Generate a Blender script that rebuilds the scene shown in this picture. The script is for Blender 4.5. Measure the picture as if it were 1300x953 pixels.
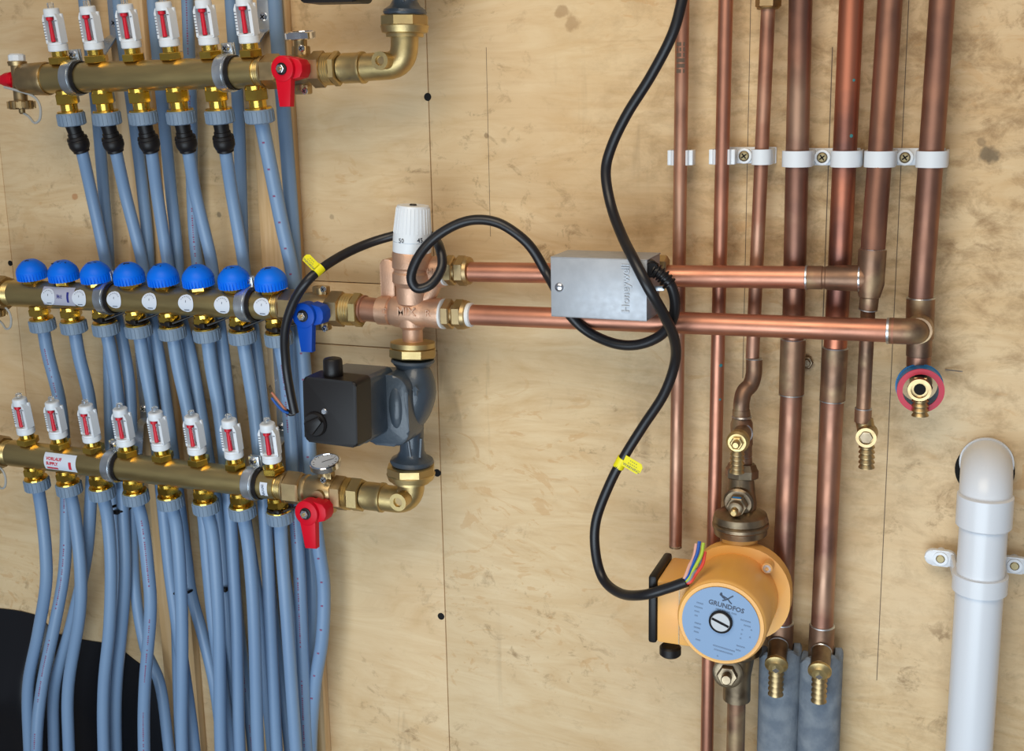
import bpy, bmesh, math, random
from mathutils import Vector, Matrix
random.seed(7)
C = bpy.context.scene.collection
for o in list(bpy.data.objects): bpy.data.objects.remove(o)
rad = math.radians

# ---------------------------------------------------------------- camera
FPX, CX, CY, DC, ZC = 1500.0, 650.0, 431.0, 1.35, 1.5
RX = Vector((0.93125602, 0.05634849, -0.35998203))   # world right, seen in camera axes (right, down, forward)
RD = Vector((0.0188591, 0.97919119, 0.20206174))     # world down
RN = Vector((0.36387711, -0.19496015, 0.91081501))   # into the wall
cam_d = bpy.data.cameras.new('camera'); cam = bpy.data.objects.new('camera', cam_d); C.objects.link(cam)
right = Vector((RX[0], RN[0], -RD[0])); down = Vector((RX[1], RN[1], -RD[1])); fwd = Vector((RX[2], RN[2], -RD[2]))
M = Matrix((right, -down, -fwd)).transposed().to_4x4(); M.translation = (0, -DC, ZC)
cam.matrix_world = M
cam_d.sensor_width = 36; cam_d.lens = 36*FPX/1300; cam_d.shift_y = -(476.5-CY)/1300; cam_d.clip_start = .05
bpy.context.scene.camera = cam

# ---------------------------------------------------------------- world, lights, exposure
sc = bpy.context.scene
w = bpy.data.worlds.new('world'); sc.world = w; w.use_nodes = True
bg = w.node_tree.nodes['Background']; bg.inputs[0].default_value = (.80, .86, 1.0, 1); bg.inputs[1].default_value = .19
def area(name, loc, target, sx, sy, power, col, spread=180):
    l = bpy.data.lights.new(name, 'AREA'); l.shape = 'RECTANGLE'; l.size = sx; l.size_y = sy; l.energy = power; l.color = col; l.spread = rad(spread)
    o = bpy.data.objects.new(name, l); C.objects.link(o); o.location = loc
    o.rotation_euler = (Vector(target)-Vector(loc)).to_track_quat('-Z', 'Y').to_euler(); return o
area('roof_light', (-.42, -1.25, 2.35), (-.42, 0, 1.25), 1.3, .8, 7.3, (1, .86, .66), 116)
area('doorway_light', (-.42, -1.75, .60), (-.50, 0, .85), 1.7, 1.0, 16, (.76, .89, 1), 135)
sc.view_settings.view_transform = 'Standard'; sc.view_settings.look = 'None'; sc.view_settings.gamma = 1
sc.view_settings.use_curve_mapping = False; sc.view_settings.exposure = 0.0

# ---------------------------------------------------------------- pixel <-> world helpers (d = distance in front of the plywood)
def P(px, py, d):
    r = Vector(((px-CX)/FPX, (py-CY)/FPX, 1)); t = (DC-d)/r.dot(RN)
    return Vector((t*r.dot(RX), -d, ZC-t*r.dot(RD)))
def tz(p):
    return Vector((p[0], p[1]+DC, p[2]-ZC)).dot(Vector((RX[2], RN[2], -RD[2])))
def sz(p, n): return n*tz(p)/FPX                       # n pixels at point p in metres

# ---------------------------------------------------------------- materials
def srgb(*c): return tuple(((x/255)/12.92 if x/255 <= .04045 else ((x/255+.055)/1.055)**2.4) for x in c)+(1,)
def mat(name, col, rough=.5, metal=0, col2=None, scale=20, detail=4, bump=0, bscale=None, rvar=0, trans=0, thresh=(.35, .65), stretch=None, coat=0, spec=None, col3=None, scale3=60, th3=(.62, .72), alpha=1):
    m = bpy.data.materials.new(name); m.use_nodes = True; nt = m.node_tree; n = nt.nodes; L = nt.links.new
    b = n['Principled BSDF']; b.inputs['Base Color'].default_value = col; b.inputs['Roughness'].default_value = rough
    b.inputs['Metallic'].default_value = metal; b.inputs['Transmission Weight'].default_value = trans; b.inputs['Coat Weight'].default_value = coat
    if spec is not None: b.inputs['Specular IOR Level'].default_value = spec
    if alpha < 1: b.inputs['Alpha'].default_value = alpha
    tc = n.new('ShaderNodeNewGeometry'); mp = n.new('ShaderNodeMapping'); L(tc.outputs['Position'], mp.inputs[0])
    if stretch: mp.inputs['Scale'].default_value = stretch
    def noise(s, dt): 
        q = n.new('ShaderNodeTexNoise'); q.inputs['Scale'].default_value = s; q.inputs['Detail'].default_value = dt; L(mp.outputs[0], q.inputs['Vector']); return q
    def ramp(q, a, b2):
        r = n.new('ShaderNodeMapRange'); r.inputs[1].default_value = a; r.inputs[2].default_value = b2; L(q.outputs[0], r.inputs[0]); return r
    out = None
    if col2:
        r = ramp(noise(scale, detail), *thresh); mx = n.new('ShaderNodeMix'); mx.data_type = 'RGBA'
        L(r.outputs[0], mx.inputs[0]); mx.inputs[6].default_value = col; mx.inputs[7].default_value = col2; out = mx.outputs[2]
    if col3:
        r = ramp(noise(scale3, 5), *th3); mx = n.new('ShaderNodeMix'); mx.data_type = 'RGBA'
        L(r.outputs[0], mx.inputs[0])
        if out: L(out, mx.inputs[6])
        else: mx.inputs[6].default_value = col
        mx.inputs[7].default_value = col3; out = mx.outputs[2]
    if out: L(out, b.inputs['Base Color'])
    if rvar:
        r = n.new('ShaderNodeMapRange'); L(noise(scale*1.7, 4).outputs[0], r.inputs[0]); r.inputs[1].default_value = .3; r.inputs[2].default_value = .7
        r.inputs[3].default_value = rough-rvar; r.inputs[4].default_value = rough+rvar; L(r.outputs[0], b.inputs['Roughness'])
    if bump:
        bp = n.new('ShaderNodeBump'); bp.inputs['Strength'].default_value = bump; bp.inputs['Distance'].default_value = .001
        L(noise(bscale or scale*4, 3).outputs[0], bp.inputs['Height']); L(bp.outputs[0], b.inputs['Normal'])
    return m

def plywood_mat():
    m = bpy.data.materials.new('plywood'); m.use_nodes = True; nt = m.node_tree; n = nt.nodes; L = nt.links.new; b = n['Principled BSDF']
    g = n.new('ShaderNodeNewGeometry')
    def mp(sx, sy, szz, loc=(0, 0, 0)):
        q = n.new('ShaderNodeMapping'); q.inputs['Scale'].default_value = (sx, sy, szz); q.inputs['Location'].default_value = loc; L(g.outputs['Position'], q.inputs[0]); return q
    def noise(v, s, d=5, dist=0, rough=.5):
        q = n.new('ShaderNodeTexNoise'); q.inputs['Scale'].default_value = s; q.inputs['Detail'].default_value = d; q.inputs['Distortion'].default_value = dist; q.inputs['Roughness'].default_value = rough
        L(v.outputs[0], q.inputs['Vector']); return q.outputs[0]
    def rng(x, a, c, lo=0, hi=1):
        r = n.new('ShaderNodeMapRange'); L(x, r.inputs[0]); r.inputs[1].default_value = a; r.inputs[2].default_value = c; r.inputs[3].default_value = lo; r.inputs[4].default_value = hi; return r.outputs[0]
    def mix(f, a, c, mode='MIX'):
        x = n.new('ShaderNodeMix'); x.data_type = 'RGBA'; x.blend_type = mode; L(f, x.inputs[0])
        if isinstance(a, tuple): x.inputs[6].default_value = a
        else: L(a, x.inputs[6])
        if isinstance(c, tuple): x.inputs[7].default_value = c
        else: L(c, x.inputs[7])
        return x.outputs[2]
    def mul(a, c):
        x = n.new('ShaderNodeMath'); x.operation = 'MULTIPLY'; L(a, x.inputs[0])
        if isinstance(c, (int, float)): x.inputs[1].default_value = c
        else: L(c, x.inputs[1])
        return x.outputs[0]
    # rotary-cut veneer figure: distorted bands, mostly horizontal
    bands = noise(mp(2.2, 1, 9), 1.9, 8, 3.2, .62)
    c = mix(rng(bands, .34, .66), srgb(226, 200, 158), srgb(212, 180, 134))
    fine = noise(mp(14, 14, 160), 1.0, 4, .6)
    c = mix(mul(rng(fine, .54, .74), .25), c, srgb(180, 142, 98))
    # broad weathering
    c = mix(mul(rng(noise(mp(1, 1, 1), 2.3, 3), .45, .7), .4), c, srgb(190, 150, 104))
    c = mix(mul(rng(noise(mp(1, 1, .6, (4, 0, 2)), 3.1, 3), .5, .7), .45), c, srgb(234, 212, 176))
    # dirty mottled specks
    spk = mul(rng(noise(mp(1, 1, 1.2), 34, 9, .5, .72), .55, .68), rng(noise(mp(1, 1, 1, (2, 0, 7)), 5.2, 4), .44, .62))
    c = mix(mul(spk, .7), c, srgb(124, 92, 56))
    # the right-hand sheet is older and more stained
    sep = n.new('ShaderNodeSeparateXYZ'); L(g.outputs['Position'], sep.inputs[0])
    old = rng(sep.outputs[0], -.5, -.2); oldz = rng(sep.outputs[2], .95, 1.35, .35, 1)
    st = mul(mul(rng(noise(mp(1, 1, 1.5, (9, 0, 3)), 24, 10, .35, .72), .46, .68), old), oldz)
    c = mix(mul(st, .8), c, srgb(140, 106, 66))
    sw = mul(rng(noise(mp(1, 1, 1.6, (5, 0, 9)), 13, 6, 3.5, .6), .58, .63), rng(noise(mp(1, 1, 1, (3, 0, 4)), 3, 3), .5, .6))
    c = mix(mul(sw, .35), c, srgb(196, 146, 88))
    # vertical scuffs
    sc2 = mul(rng(noise(mp(26, 1, 3.0, (1, 0, 5)), 1, 5, .8), .64, .74), rng(noise(mp(1, 1, 1, (8, 0, 1)), 5, 2), .5, .62))
    c = mix(mul(sc2, .45), c, srgb(122, 100, 76))
    for (q, rr, amt, cc) in ((P(1254, 197, 0), .011, .8, srgb(112, 98, 76)), (P(1022, 462, 0), .012, .6, srgb(112, 66, 40)), (P(1245, 180, 0), .006, .5, srgb(120, 100, 74)), (P(725, 30, 0), .012, .4, srgb(132, 92, 52)), (P(712, 15, 0), .01, .45, srgb(132, 92, 52)), (P(95, 250, 0), .006, .55, srgb(176, 104, 44)), (P(618, 172, 0), .004, .6, srgb(120, 92, 60)), (P(278, 273, 0), .005, .6, srgb(92, 84, 72)), (P(421, 275, 0), .0045, .5, srgb(140, 118, 92)), (P(640, 178, 0), .005, .3, srgb(120, 92, 60))):
        vm = n.new('ShaderNodeVectorMath'); vm.operation = 'DISTANCE'; L(g.outputs['Position'], vm.inputs[0]); vm.inputs[1].default_value = q
        ad = n.new('ShaderNodeMath'); ad.operation = 'MULTIPLY_ADD'; L(noise(mp(1, 1, 1), 90, 4), ad.inputs[0]); ad.inputs[1].default_value = rr*1.6; L(vm.outputs['Value'], ad.inputs[2])
        c = mix(mul(rng(ad.outputs[0], rr*1.75, rr*1.35), amt), c, cc)
    L(c, b.inputs['Base Color']); b.inputs['Roughness'].default_value = .62; b.inputs['Specular IOR Level'].default_value = .3
    bp = n.new('ShaderNodeBump'); bp.inputs['Strength'].default_value = .25; bp.inputs['Distance'].default_value = .0006; L(fine, bp.inputs['Height']); L(bp.outputs[0], b.inputs['Normal'])
    return m

PLY = plywood_mat()
DARK = mat('dark_gap', srgb(45, 34, 26), .9)
HOLE = mat('hole_black', srgb(14, 12, 12), .9)
PENCIL = mat('pencil_mark', srgb(104, 88, 72), .8)
PINE = mat('pale_pine', srgb(222, 192, 150), .6, col2=srgb(200, 164, 116), scale=6, stretch=(14, 14, .8), thresh=(.4, .6), bump=.15)
CONC = mat('concrete_floor', srgb(150, 145, 138), .85, col2=srgb(128, 124, 118), scale=8)
PIPE = mat('grey_plastic_pipe', srgb(124, 152, 184), .36, col2=srgb(116, 144, 178), scale=5, spec=.45)
NUT = mat('grey_nut_plastic', srgb(118, 138, 160), .5, bump=.1, bscale=200)
PRINT = mat('red_pipe_print', srgb(134, 78, 112), .7)
BLK = mat('black_plastic', srgb(24, 21, 21), .42, spec=.35)
RUB = mat('black_rubber_cable', srgb(27, 26, 29), .38)
BAG = mat('black_polythene', srgb(16, 17, 22), .33, bump=.3, bscale=30)
WHT = mat('white_plastic', srgb(224, 230, 236), .35)
WHTD = mat('drain_white_plastic', srgb(222, 226, 232), .28)
RED = mat('red_plastic', srgb(205, 10, 36), .4, spec=.25)
REDI = mat('red_indicator', srgb(206, 20, 44), .4)
BLU = mat('blue_cap_plastic', srgb(0, 112, 238), .45, spec=.25)
BLUH = mat('blue_lever_plastic', srgb(6, 72, 176), .4, spec=.25)
BRB = mat('bright_brass', (.86, .58, .10, 1), .2, 1, col2=(.78, .50, .09, 1), scale=40, rvar=.06)
BRD = mat('drawn_brass', (.62, .47, .20, 1), .36, .95, col2=(.50, .38, .17, 1), scale=9, rvar=.06, stretch=(1, 6, 6))
BRC = mat('cast_brass', (.62, .47, .21, 1), .46, 1, col2=(.56, .42, .2, 1), scale=60, rvar=.06, bump=.12, bscale=500)
BRN = mat('plain_brass', (.52, .38, .19, 1), .42, 1, col2=(.44, .31, .16, 1), scale=50, rvar=.06)
BRO = mat('weathered_brass', (.36, .28, .18, 1), .42, 1, col2=(.24, .18, .12, 1), scale=50, rvar=.1, bump=.15)
GUN = mat('gunmetal_casting', (.70, .44, .30, 1), .48, .7, col2=(.60, .37, .25, 1), scale=40, bump=.3, bscale=600, rvar=.05)
COP = mat('bright_copper', (.60, .27, .175, 1), .44, .88, col2=(.42, .19, .125, 1), scale=14, rvar=.07)
COM = mat('dull_copper', (.50, .24, .155, 1), .50, .8, col2=(.34, .16, .105, 1), scale=17, rvar=.1, col3=(.58, .33, .22, 1), scale3=9, th3=(.5, .66))
COT = mat('brown_copper', (.40, .195, .125, 1), .46, .85, col2=(.25, .125, .09, 1), scale=15, rvar=.1, col3=(.45, .27, .18, 1), scale3=8, th3=(.52, .66), bump=.05)
COA = mat('aged_copper', (.36, .20, .12, 1), .48, .8, col2=(.20, .12, .08, 1), scale=26, rvar=.1, col3=(.42, .30, .17, 1), scale3=22, th3=(.5, .66), bump=.1)
CRED = mat('red_copper', (.56, .20, .115, 1), .42, .88, col2=(.27, .12, .09, 1), scale=9, rvar=.08, thresh=(.45, .6))
SOL = mat('solder', (.62, .64, .66, 1), .35, 1, rvar=.1)
VERD = mat('verdigris', srgb(62, 128, 130), .8)
GAL = mat('galvanised_steel', (.74, .78, .82, 1), .33, .95, col2=(.60, .65, .69, 1), scale=30, rvar=.1)
ZNC = mat('zinc_screw', (.72, .74, .78, 1), .25, 1)
YZN = mat('yellow_zinc_screw', (.36, .29, .16, 1), .5, 1)
CHR = mat('chrome', (.85, .85, .86, 1), .1, 1)
ALU = mat('pressed_steel_box', (.44, .46, .49, 1), .5, .5, col2=(.40, .42, .45, 1), scale=90, rvar=.05)
PGR = mat('pump_grey_paint', srgb(60, 71, 82), .38, coat=.25, bump=.25, bscale=350)
PYE = mat('pump_yellow_paint', srgb(246, 184, 84), .45, col2=srgb(236, 176, 104), scale=9, coat=.1)
PLB = mat('blue_grey_label', srgb(124, 154, 190), .4)
INK = mat('label_ink', srgb(72, 84, 104), .6)
INKK = mat('black_ink', srgb(30, 30, 40), .6)
INKR = mat('red_ink', srgb(206, 40, 60), .6)
INKB = mat('navy_ink', srgb(38, 44, 130), .6)
PAP = mat('white_label', srgb(214, 222, 234), .5)
PAPG = mat('lavender_label', srgb(176, 178, 196), .5)
YTAG = mat('yellow_tag', srgb(240, 228, 20), .45)
CLR = mat('clear_plastic', (.92, .95, .97, 1), .08, trans=.92)
NYL = mat('clear_nylon_strap', srgb(190, 192, 190), .4, trans=.3)
FOAM = mat('grey_foam', srgb(132, 140, 148), .9, col2=srgb(106, 116, 128), scale=60, bump=.5, bscale=300)
PTFE = mat('ptfe_tape', srgb(226, 228, 228), .6)
WBR = mat('wire_brown', srgb(186, 116, 88), .5); WBL = mat('wire_blue', srgb(20, 84, 170), .45); WGR = mat('wire_grey', srgb(140, 146, 154), .5)
WRD = mat('wire_red', srgb(226, 74, 60), .5); WYG = mat('wire_green_yellow', srgb(176, 200, 60), .5); WPK = mat('wire_pink', srgb(226, 170, 150), .5)
RBL = mat('collar_blue', srgb(20, 128, 200), .4); RRD = mat('collar_red', srgb(196, 40, 66), .45)

# ---------------------------------------------------------------- object helpers
def link(name, me, parent=None):
    o = bpy.data.objects.new(name, me); C.objects.link(o)
    if parent: o.parent = parent
    return o
def root(o):
    while o.parent: o = o.parent
    return o
def finish(bm, name, m, off=None, ang=32):
    if off is not None: bmesh.ops.translate(bm, verts=bm.verts, vec=-off)
    bmesh.ops.recalc_face_normals(bm, faces=bm.faces)
    me = bpy.data.meshes.new(name); bm.to_mesh(me); bm.free(); me.materials.append(m)
    me.shade_smooth(); me.set_sharp_from_angle(angle=rad(ang)); return me
def tag(o, label, cat, group=None):
    o['label'] = label; o['category'] = cat
    group = group or GROUPS.get(o.name.split('.')[0])
    if group: o['group'] = group
    return o
GROUPS = {'plastic_pipe': 'grey plastic heating pipes', 'copper_pipe': 'copper pipes on the plywood', 'brass_manifold': 'brass manifolds', 'manifold_bracket': 'clamp brackets on the manifolds', 'pipe_clip': 'white clips on the copper pipes', 'cable_tie': 'black cable ties', 'ball_valve': 'ball valves on the manifolds', 'steel_strip': 'galvanised strips on the battens', 'batten': 'pine battens', 'foam_sleeve': 'foam sleeves at the pipe feet', 'drain_cock': 'brass drain cocks', 'brass_elbow': 'brass elbows', 'gate_valve': 'valves of the orange-yellow pump', 'end_union': 'unions on the left manifold ends', 'cable': 'black cables'}
def thing(name, label, cat, loc, group=None):
    o = link(name, None); o.location = loc; o.empty_display_size = .02; return tag(o, label, cat, group)
def part(par, name, bm, m, label=None, ang=32):
    o = link(name, finish(bm, name, m, root(par).location, ang), par)
    if label: o['label'] = label
    return o
def solo(name, bm, m, label, cat, group=None, loc=None):
    if loc is None:
        mn = [min(v.co[i] for v in bm.verts) for i in range(3)]; mx = [max(v.co[i] for v in bm.verts) for i in range(3)]
        loc = Vector(((mn[0]+mx[0])/2, (mn[1]+mx[1])/2, mn[2]))
    o = link(name, finish(bm, name, m, Vector(loc))); o.location = loc; return tag(o, label, cat, group)
def struct(name, bm, m):
    o = link(name, finish(bm, name, m)); o['kind'] = 'structure'; return o
B = bmesh.new
def frame(z, x=None):
    z = Vector(z).normalized()
    x = Vector(x) if x is not None else (Vector((1, 0, 0)) if abs(z.x) < .9 else Vector((0, 0, 1)))
    x = (x-z*x.dot(z)).normalized(); return x, z.cross(x), z
def FM(o, z, x=None):
    a, b, c = frame(z, x); m = Matrix((a, b, c)).transposed().to_4x4(); m.translation = o; return m
def lathe(bm, o, z, prof, seg=28, x=None, cap=True, rot=0):
    x, y, z = frame(z, x); o = Vector(o); rings = []
    for t, r in prof:
        rings.append([bm.verts.new(o+z*t+(x*math.cos(a)+y*math.sin(a))*r) for a in [2*math.pi*(i+rot)/seg for i in range(seg)]])
    for a, b in zip(rings, rings[1:]):
        for i in range(seg): bm.faces.new((a[i], a[(i+1) % seg], b[(i+1) % seg], b[i]))
    if cap: bm.faces.new(rings[0][::-1]); bm.faces.new(rings[-1])
    return bm
def turn(bm, A, Bp, prof, seg=28, x=None, rot=0, cap=True):
    """turned shape from pixel-measured profile: A, Bp world points; prof = (fraction, radius in px)"""
    A = Vector(A); Bp = Vector(Bp); L = (Bp-A).length; z = Bp-A
    return lathe(bm, A, z, [(u*L, sz(A.lerp(Bp, u), r)) for u, r in prof], seg, x, cap, rot)
def cyl(bm, a, b, r, seg=20, x=None, bev=0, rot=0):
    a = Vector(a); b = Vector(b); L = (b-a).length
    pr = [(0, r), (L, r)] if not bev else [(0, r-bev), (bev, r), (L-bev, r), (L, r-bev)]
    return lathe(bm, a, b-a, pr, seg, x, rot=rot)
def smooth(pts, n=6):
    pts = [Vector(p) for p in pts]; q = [2*pts[0]-pts[1]]+pts+[2*pts[-1]-pts[-2]]; out = []
    for i in range(1, len(q)-2):
        a, b, c, d = q[i-1:i+3]
        for k in range(n):
            t = k/n; out.append(.5*((2*b)+(c-a)*t+(2*a-5*b+4*c-d)*t*t+(3*b-a-3*c+d)*t**3))
    return out+[pts[-1]]
def tube(bm, pts, r, seg=14, n=6, sm=True, up=None):
    pts = smooth(pts, n) if sm and len(pts) > 2 else [Vector(p) for p in pts]
    rr = r if callable(r) else (lambda u: r)
    tans = [(pts[min(i+1, len(pts)-1)]-pts[max(i-1, 0)]).normalized() for i in range(len(pts))]
    x, y, _ = frame(tans[0], up); rings = []
    for i, (p, t) in enumerate(zip(pts, tans)):
        x = (x-t*x.dot(t)).normalized(); y = t.cross(x); q = rr(i/(len(pts)-1))
        rings.append([bm.verts.new(p+(x*math.cos(a)+y*math.sin(a))*q) for a in [2*math.pi*k/seg for k in range(seg)]])
    for a, b in zip(rings, rings[1:]):
        for i in range(seg): bm.faces.new((a[i], a[(i+1) % seg], b[(i+1) % seg], b[i]))
    bm.faces.new(rings[0][::-1]); bm.faces.new(rings[-1]); return bm
def box(bm, o, half, m=None, bev=0, seg=2):
    t = bmesh.new(); bmesh.ops.create_cube(t, size=2)
    for v in t.verts: v.co = Vector((v.co[i]*half[i] for i in range(3)))
    if bev: bmesh.ops.bevel(t, geom=t.edges[:], offset=bev, segments=seg, profile=.5, affect='EDGES')
    mm = Matrix.Translation(o) @ (m.to_4x4() if m else Matrix())
    return join(bm, t, mm)
def join(bm, t, mm=None):
    mp = {}
    for v in t.verts: mp[v] = bm.verts.new(mm @ v.co if mm else v.co)
    for f in t.faces:
        try: bm.faces.new([mp[v] for v in f.verts])
        except ValueError: pass
    t.free(); return bm
def bbox(bm, a, b, bev=0):
    a = Vector(a); b = Vector(b); return box(bm, (a+b)/2, [abs(b[i]-a[i])/2 for i in range(3)], None, bev)
def prism(bm, pts, z0, z1, mm=None, bev=0, seg=2):
    """outline in the local xy plane, extruded along local z"""
    t = bmesh.new(); lo = [t.verts.new((x, y, z0)) for x, y in pts]; hi = [t.verts.new((x, y, z1)) for x, y in pts]; n = len(pts)
    t.faces.new(lo[::-1]); top = t.faces.new(hi)
    for i in range(n): t.faces.new((lo[i], lo[(i+1) % n], hi[(i+1) % n], hi[i]))
    if bev: bmesh.ops.bevel(t, geom=list(top.edges), offset=bev, segments=seg, profile=.5, affect='EDGES')
    return join(bm, t, mm)
def rrect(w, h, r, n=5, cx=0, cy=0):
    out = []
    for sx, sy, a0 in ((1, 1, 0), (-1, 1, 90), (-1, -1, 180), (1, -1, 270)):
        for i in range(n+1):
            a = rad(a0+90*i/n); out.append((cx+sx*(w/2-r)+r*math.cos(a), cy+sy*(h/2-r)+r*math.sin(a)))
    return out
def circ(r, n=28, cx=0, cy=0): return [(cx+r*math.cos(2*math.pi*i/n), cy+r*math.sin(2*math.pi*i/n)) for i in range(n)]
def torus(bm, o, z, R, r, x=None, a0=0, a1=360, n=28, seg=10):
    x, y, z = frame(z, x); o = Vector(o); pts = [o+(x*math.cos(rad(a))+y*math.sin(rad(a)))*R for a in [a0+(a1-a0)*i/n for i in range(n+1)]]
    return tube(bm, pts, r, seg, sm=False, up=z)
def ring(bm, o, z, r0, r1, h, seg=32):
    x, y, z = frame(z); o = Vector(o); R = []
    for t, r in ((0, r0), (0, r1), (h, r1), (h, r0)):
        R.append([bm.verts.new(o+z*t+(x*math.cos(2*math.pi*i/seg)+y*math.sin(2*math.pi*i/seg))*r) for i in range(seg)])
    for k in range(4):
        a, b = R[k], R[(k+1) % 4]
        for i in range(seg): bm.faces.new((a[i], a[(i+1) % seg], b[(i+1) % seg], b[i]))
    return bm
_fc = {}
def text(bm, s, size, mm, depth=.0001, align='CENTER', wrap=None, bold=0):
    """flat lettering; mm maps local xy onto the surface; wrap=(radius) bends y around a cylinder"""
    cu = bpy.data.curves.new('t', 'FONT'); cu.body = s; cu.size = size; cu.align_x = align; cu.align_y = 'CENTER'; cu.extrude = depth; cu.resolution_u = 2; cu.offset = bold
    o = bpy.data.objects.new('t', cu); me = bpy.data.meshes.new_from_object(o)
    t = bmesh.new(); t.from_mesh(me); bpy.data.objects.remove(o); bpy.data.curves.remove(cu); bpy.data.meshes.remove(me)
    if wrap: 
        for v in t.verts:
            a = v.co.y/wrap; q = wrap+v.co.z; v.co = Vector((v.co.x, q*math.sin(a), q*math.cos(a)))
    return join(bm, t, mm)
def wrapgrid(bm, x0, x1, a0, a1, r, mm, nx=2, na=14, th=.0004, shape=None):
    """thin curved sticker on a cylinder of radius r: local x along the axis, angle measured from local z"""
    for i in range(nx):
        for j in range(na):
            q = []
            for (u, v) in ((i, j), (i+1, j), (i+1, j+1), (i, j+1)):
                uu = u/nx; vv = v/na; xx = x0+(x1-x0)*uu
                if shape: k = shape(vv); xx = (x0+x1)/2+(x1-x0)*(uu-.5)*k
                a = rad(a0+(a1-a0)*vv); q.append((xx, (r+th)*math.sin(a), (r+th)*math.cos(a)))
            try: bm.faces.new([bm.verts.new(mm @ Vector(p)) for p in q])
            except ValueError: pass
    bmesh.ops.remove_doubles(bm, verts=bm.verts, dist=1e-6); return bm
def screw_head(bm, o, z, r, h=.0018):
    lathe(bm, o, z, [(0, r), (h*.5, r), (h, r*.75)], 14)
    x, y, zz = frame(z)
    return bm
def slots(bm, o, z, r, h=.0018):
    x, y, zz = frame(z, (.8, 0, .6)); m = Matrix((x, y, zz)).transposed()
    box(bm, Vector(o)+zz*h, (r*.62, r*.12, .0003), m); box(bm, Vector(o)+zz*h, (r*.12, r*.62, .0003), m); return bm
OUT = Vector((0, -1, 0)); UP = Vector((0, 0, 1)); XX = Vector((1, 0, 0))
FACE = Matrix(((1, 0, 0), (0, 0, -1), (0, 1, 0))).to_4x4()     # local xy -> world xz, local z -> towards the viewer's side (-Y)
def face_at(o, roll=0):
    m = Matrix.Translation(o) @ FACE @ Matrix.Rotation(roll, 4, 'Z'); return m

# ================================================================= SETTING
b = B(); bbox(b, (-2.6, -3.6, -.1), (1.4, .1, 0)); struct('floor', b, CONC)
b = B(); bbox(b, (-2.6, .0125, 0), (1.4, .06, 2.5)); wall = struct('wall_back', b, DARK)
def panel(x0, x1, z0, z1):
    b = B(); bbox(b, (x0+.0006, 0, z0+.0006), (x1-.0006, .012, z1-.0006), .0006); part(wall, 'plywood_panel', b, PLY)
xs0 = P(18, 360, 0).x; xs1 = P(366, 150, 0).x; xs2 = (P(545, 60, 0).x+P(565, 860, 0).x)/2
za = P(430, 358, 0).z; zb = P(445, 438.5, 0).z
panel(-2.6, xs0, 0, 2.5); panel(xs0, xs1, 0, 2.5); panel(xs1, xs2, za, 2.5); panel(xs1, xs2, zb, za); panel(xs1, xs2, 0, zb); panel(xs2, 1.4, 0, 2.5)
for px0, py0, px1, py1, w_ in ((951, 0, 945, 480, .0007), (1049, 60, 1036, 860, .001), (1155, 0, 1112, 863, .0008), (1030, 0, 1022, 150, .0006), (618, 60, 622, 300, .0005)):
    a = P(px0, py0, 0); c = P(px1, py1, 0); X = (a.x+c.x)/2
    b = B(); bbox(b, (X-w_/2, -.0003, c.z), (X+w_/2, .0, a.z)); part(wall, 'pencil_line', b, PENCIL)
for px, py, r in ((543, 123, 5), (555, 600, 5), (560, 782, 4.6), (548, 372, 4), (13, 334, 3.4)):
    p = P(px, py, 0); b = B(); cyl(b, p+Vector((0, .001, 0)), p+OUT*.0004, sz(p, r)); part(wall, 'screw_hole', b, HOLE)
p = P(1250, 597, 0); b = B(); cyl(b, p, p+OUT*.0006, sz(p, 35.5), 40); part(wall, 'pipe_hole', b, HOLE)

# pine battens behind the plastic pipes
def batten(px, pyA, pxB, pyB, wpx, label, z1=2.3, z0=.3):
    a = P(px, pyA, .015); c = P(pxB, pyB, .015); w_ = sz(a, wpx)
    X = (a.x+c.x)/2; b = B(); bbox(b, (X-w_/2, -.015, z0), (X+w_/2, -.0002, z1), .001); return solo('batten', b, PINE, label, 'batten', loc=(X, 0, z0))
b1 = batten(157, 20, 199, 480, 54, 'pale pine batten behind the left half of the grey pipes')
b2 = batten(346, 200, 366, 480, 56, 'pale pine batten behind the right half of the grey pipes')

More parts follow.
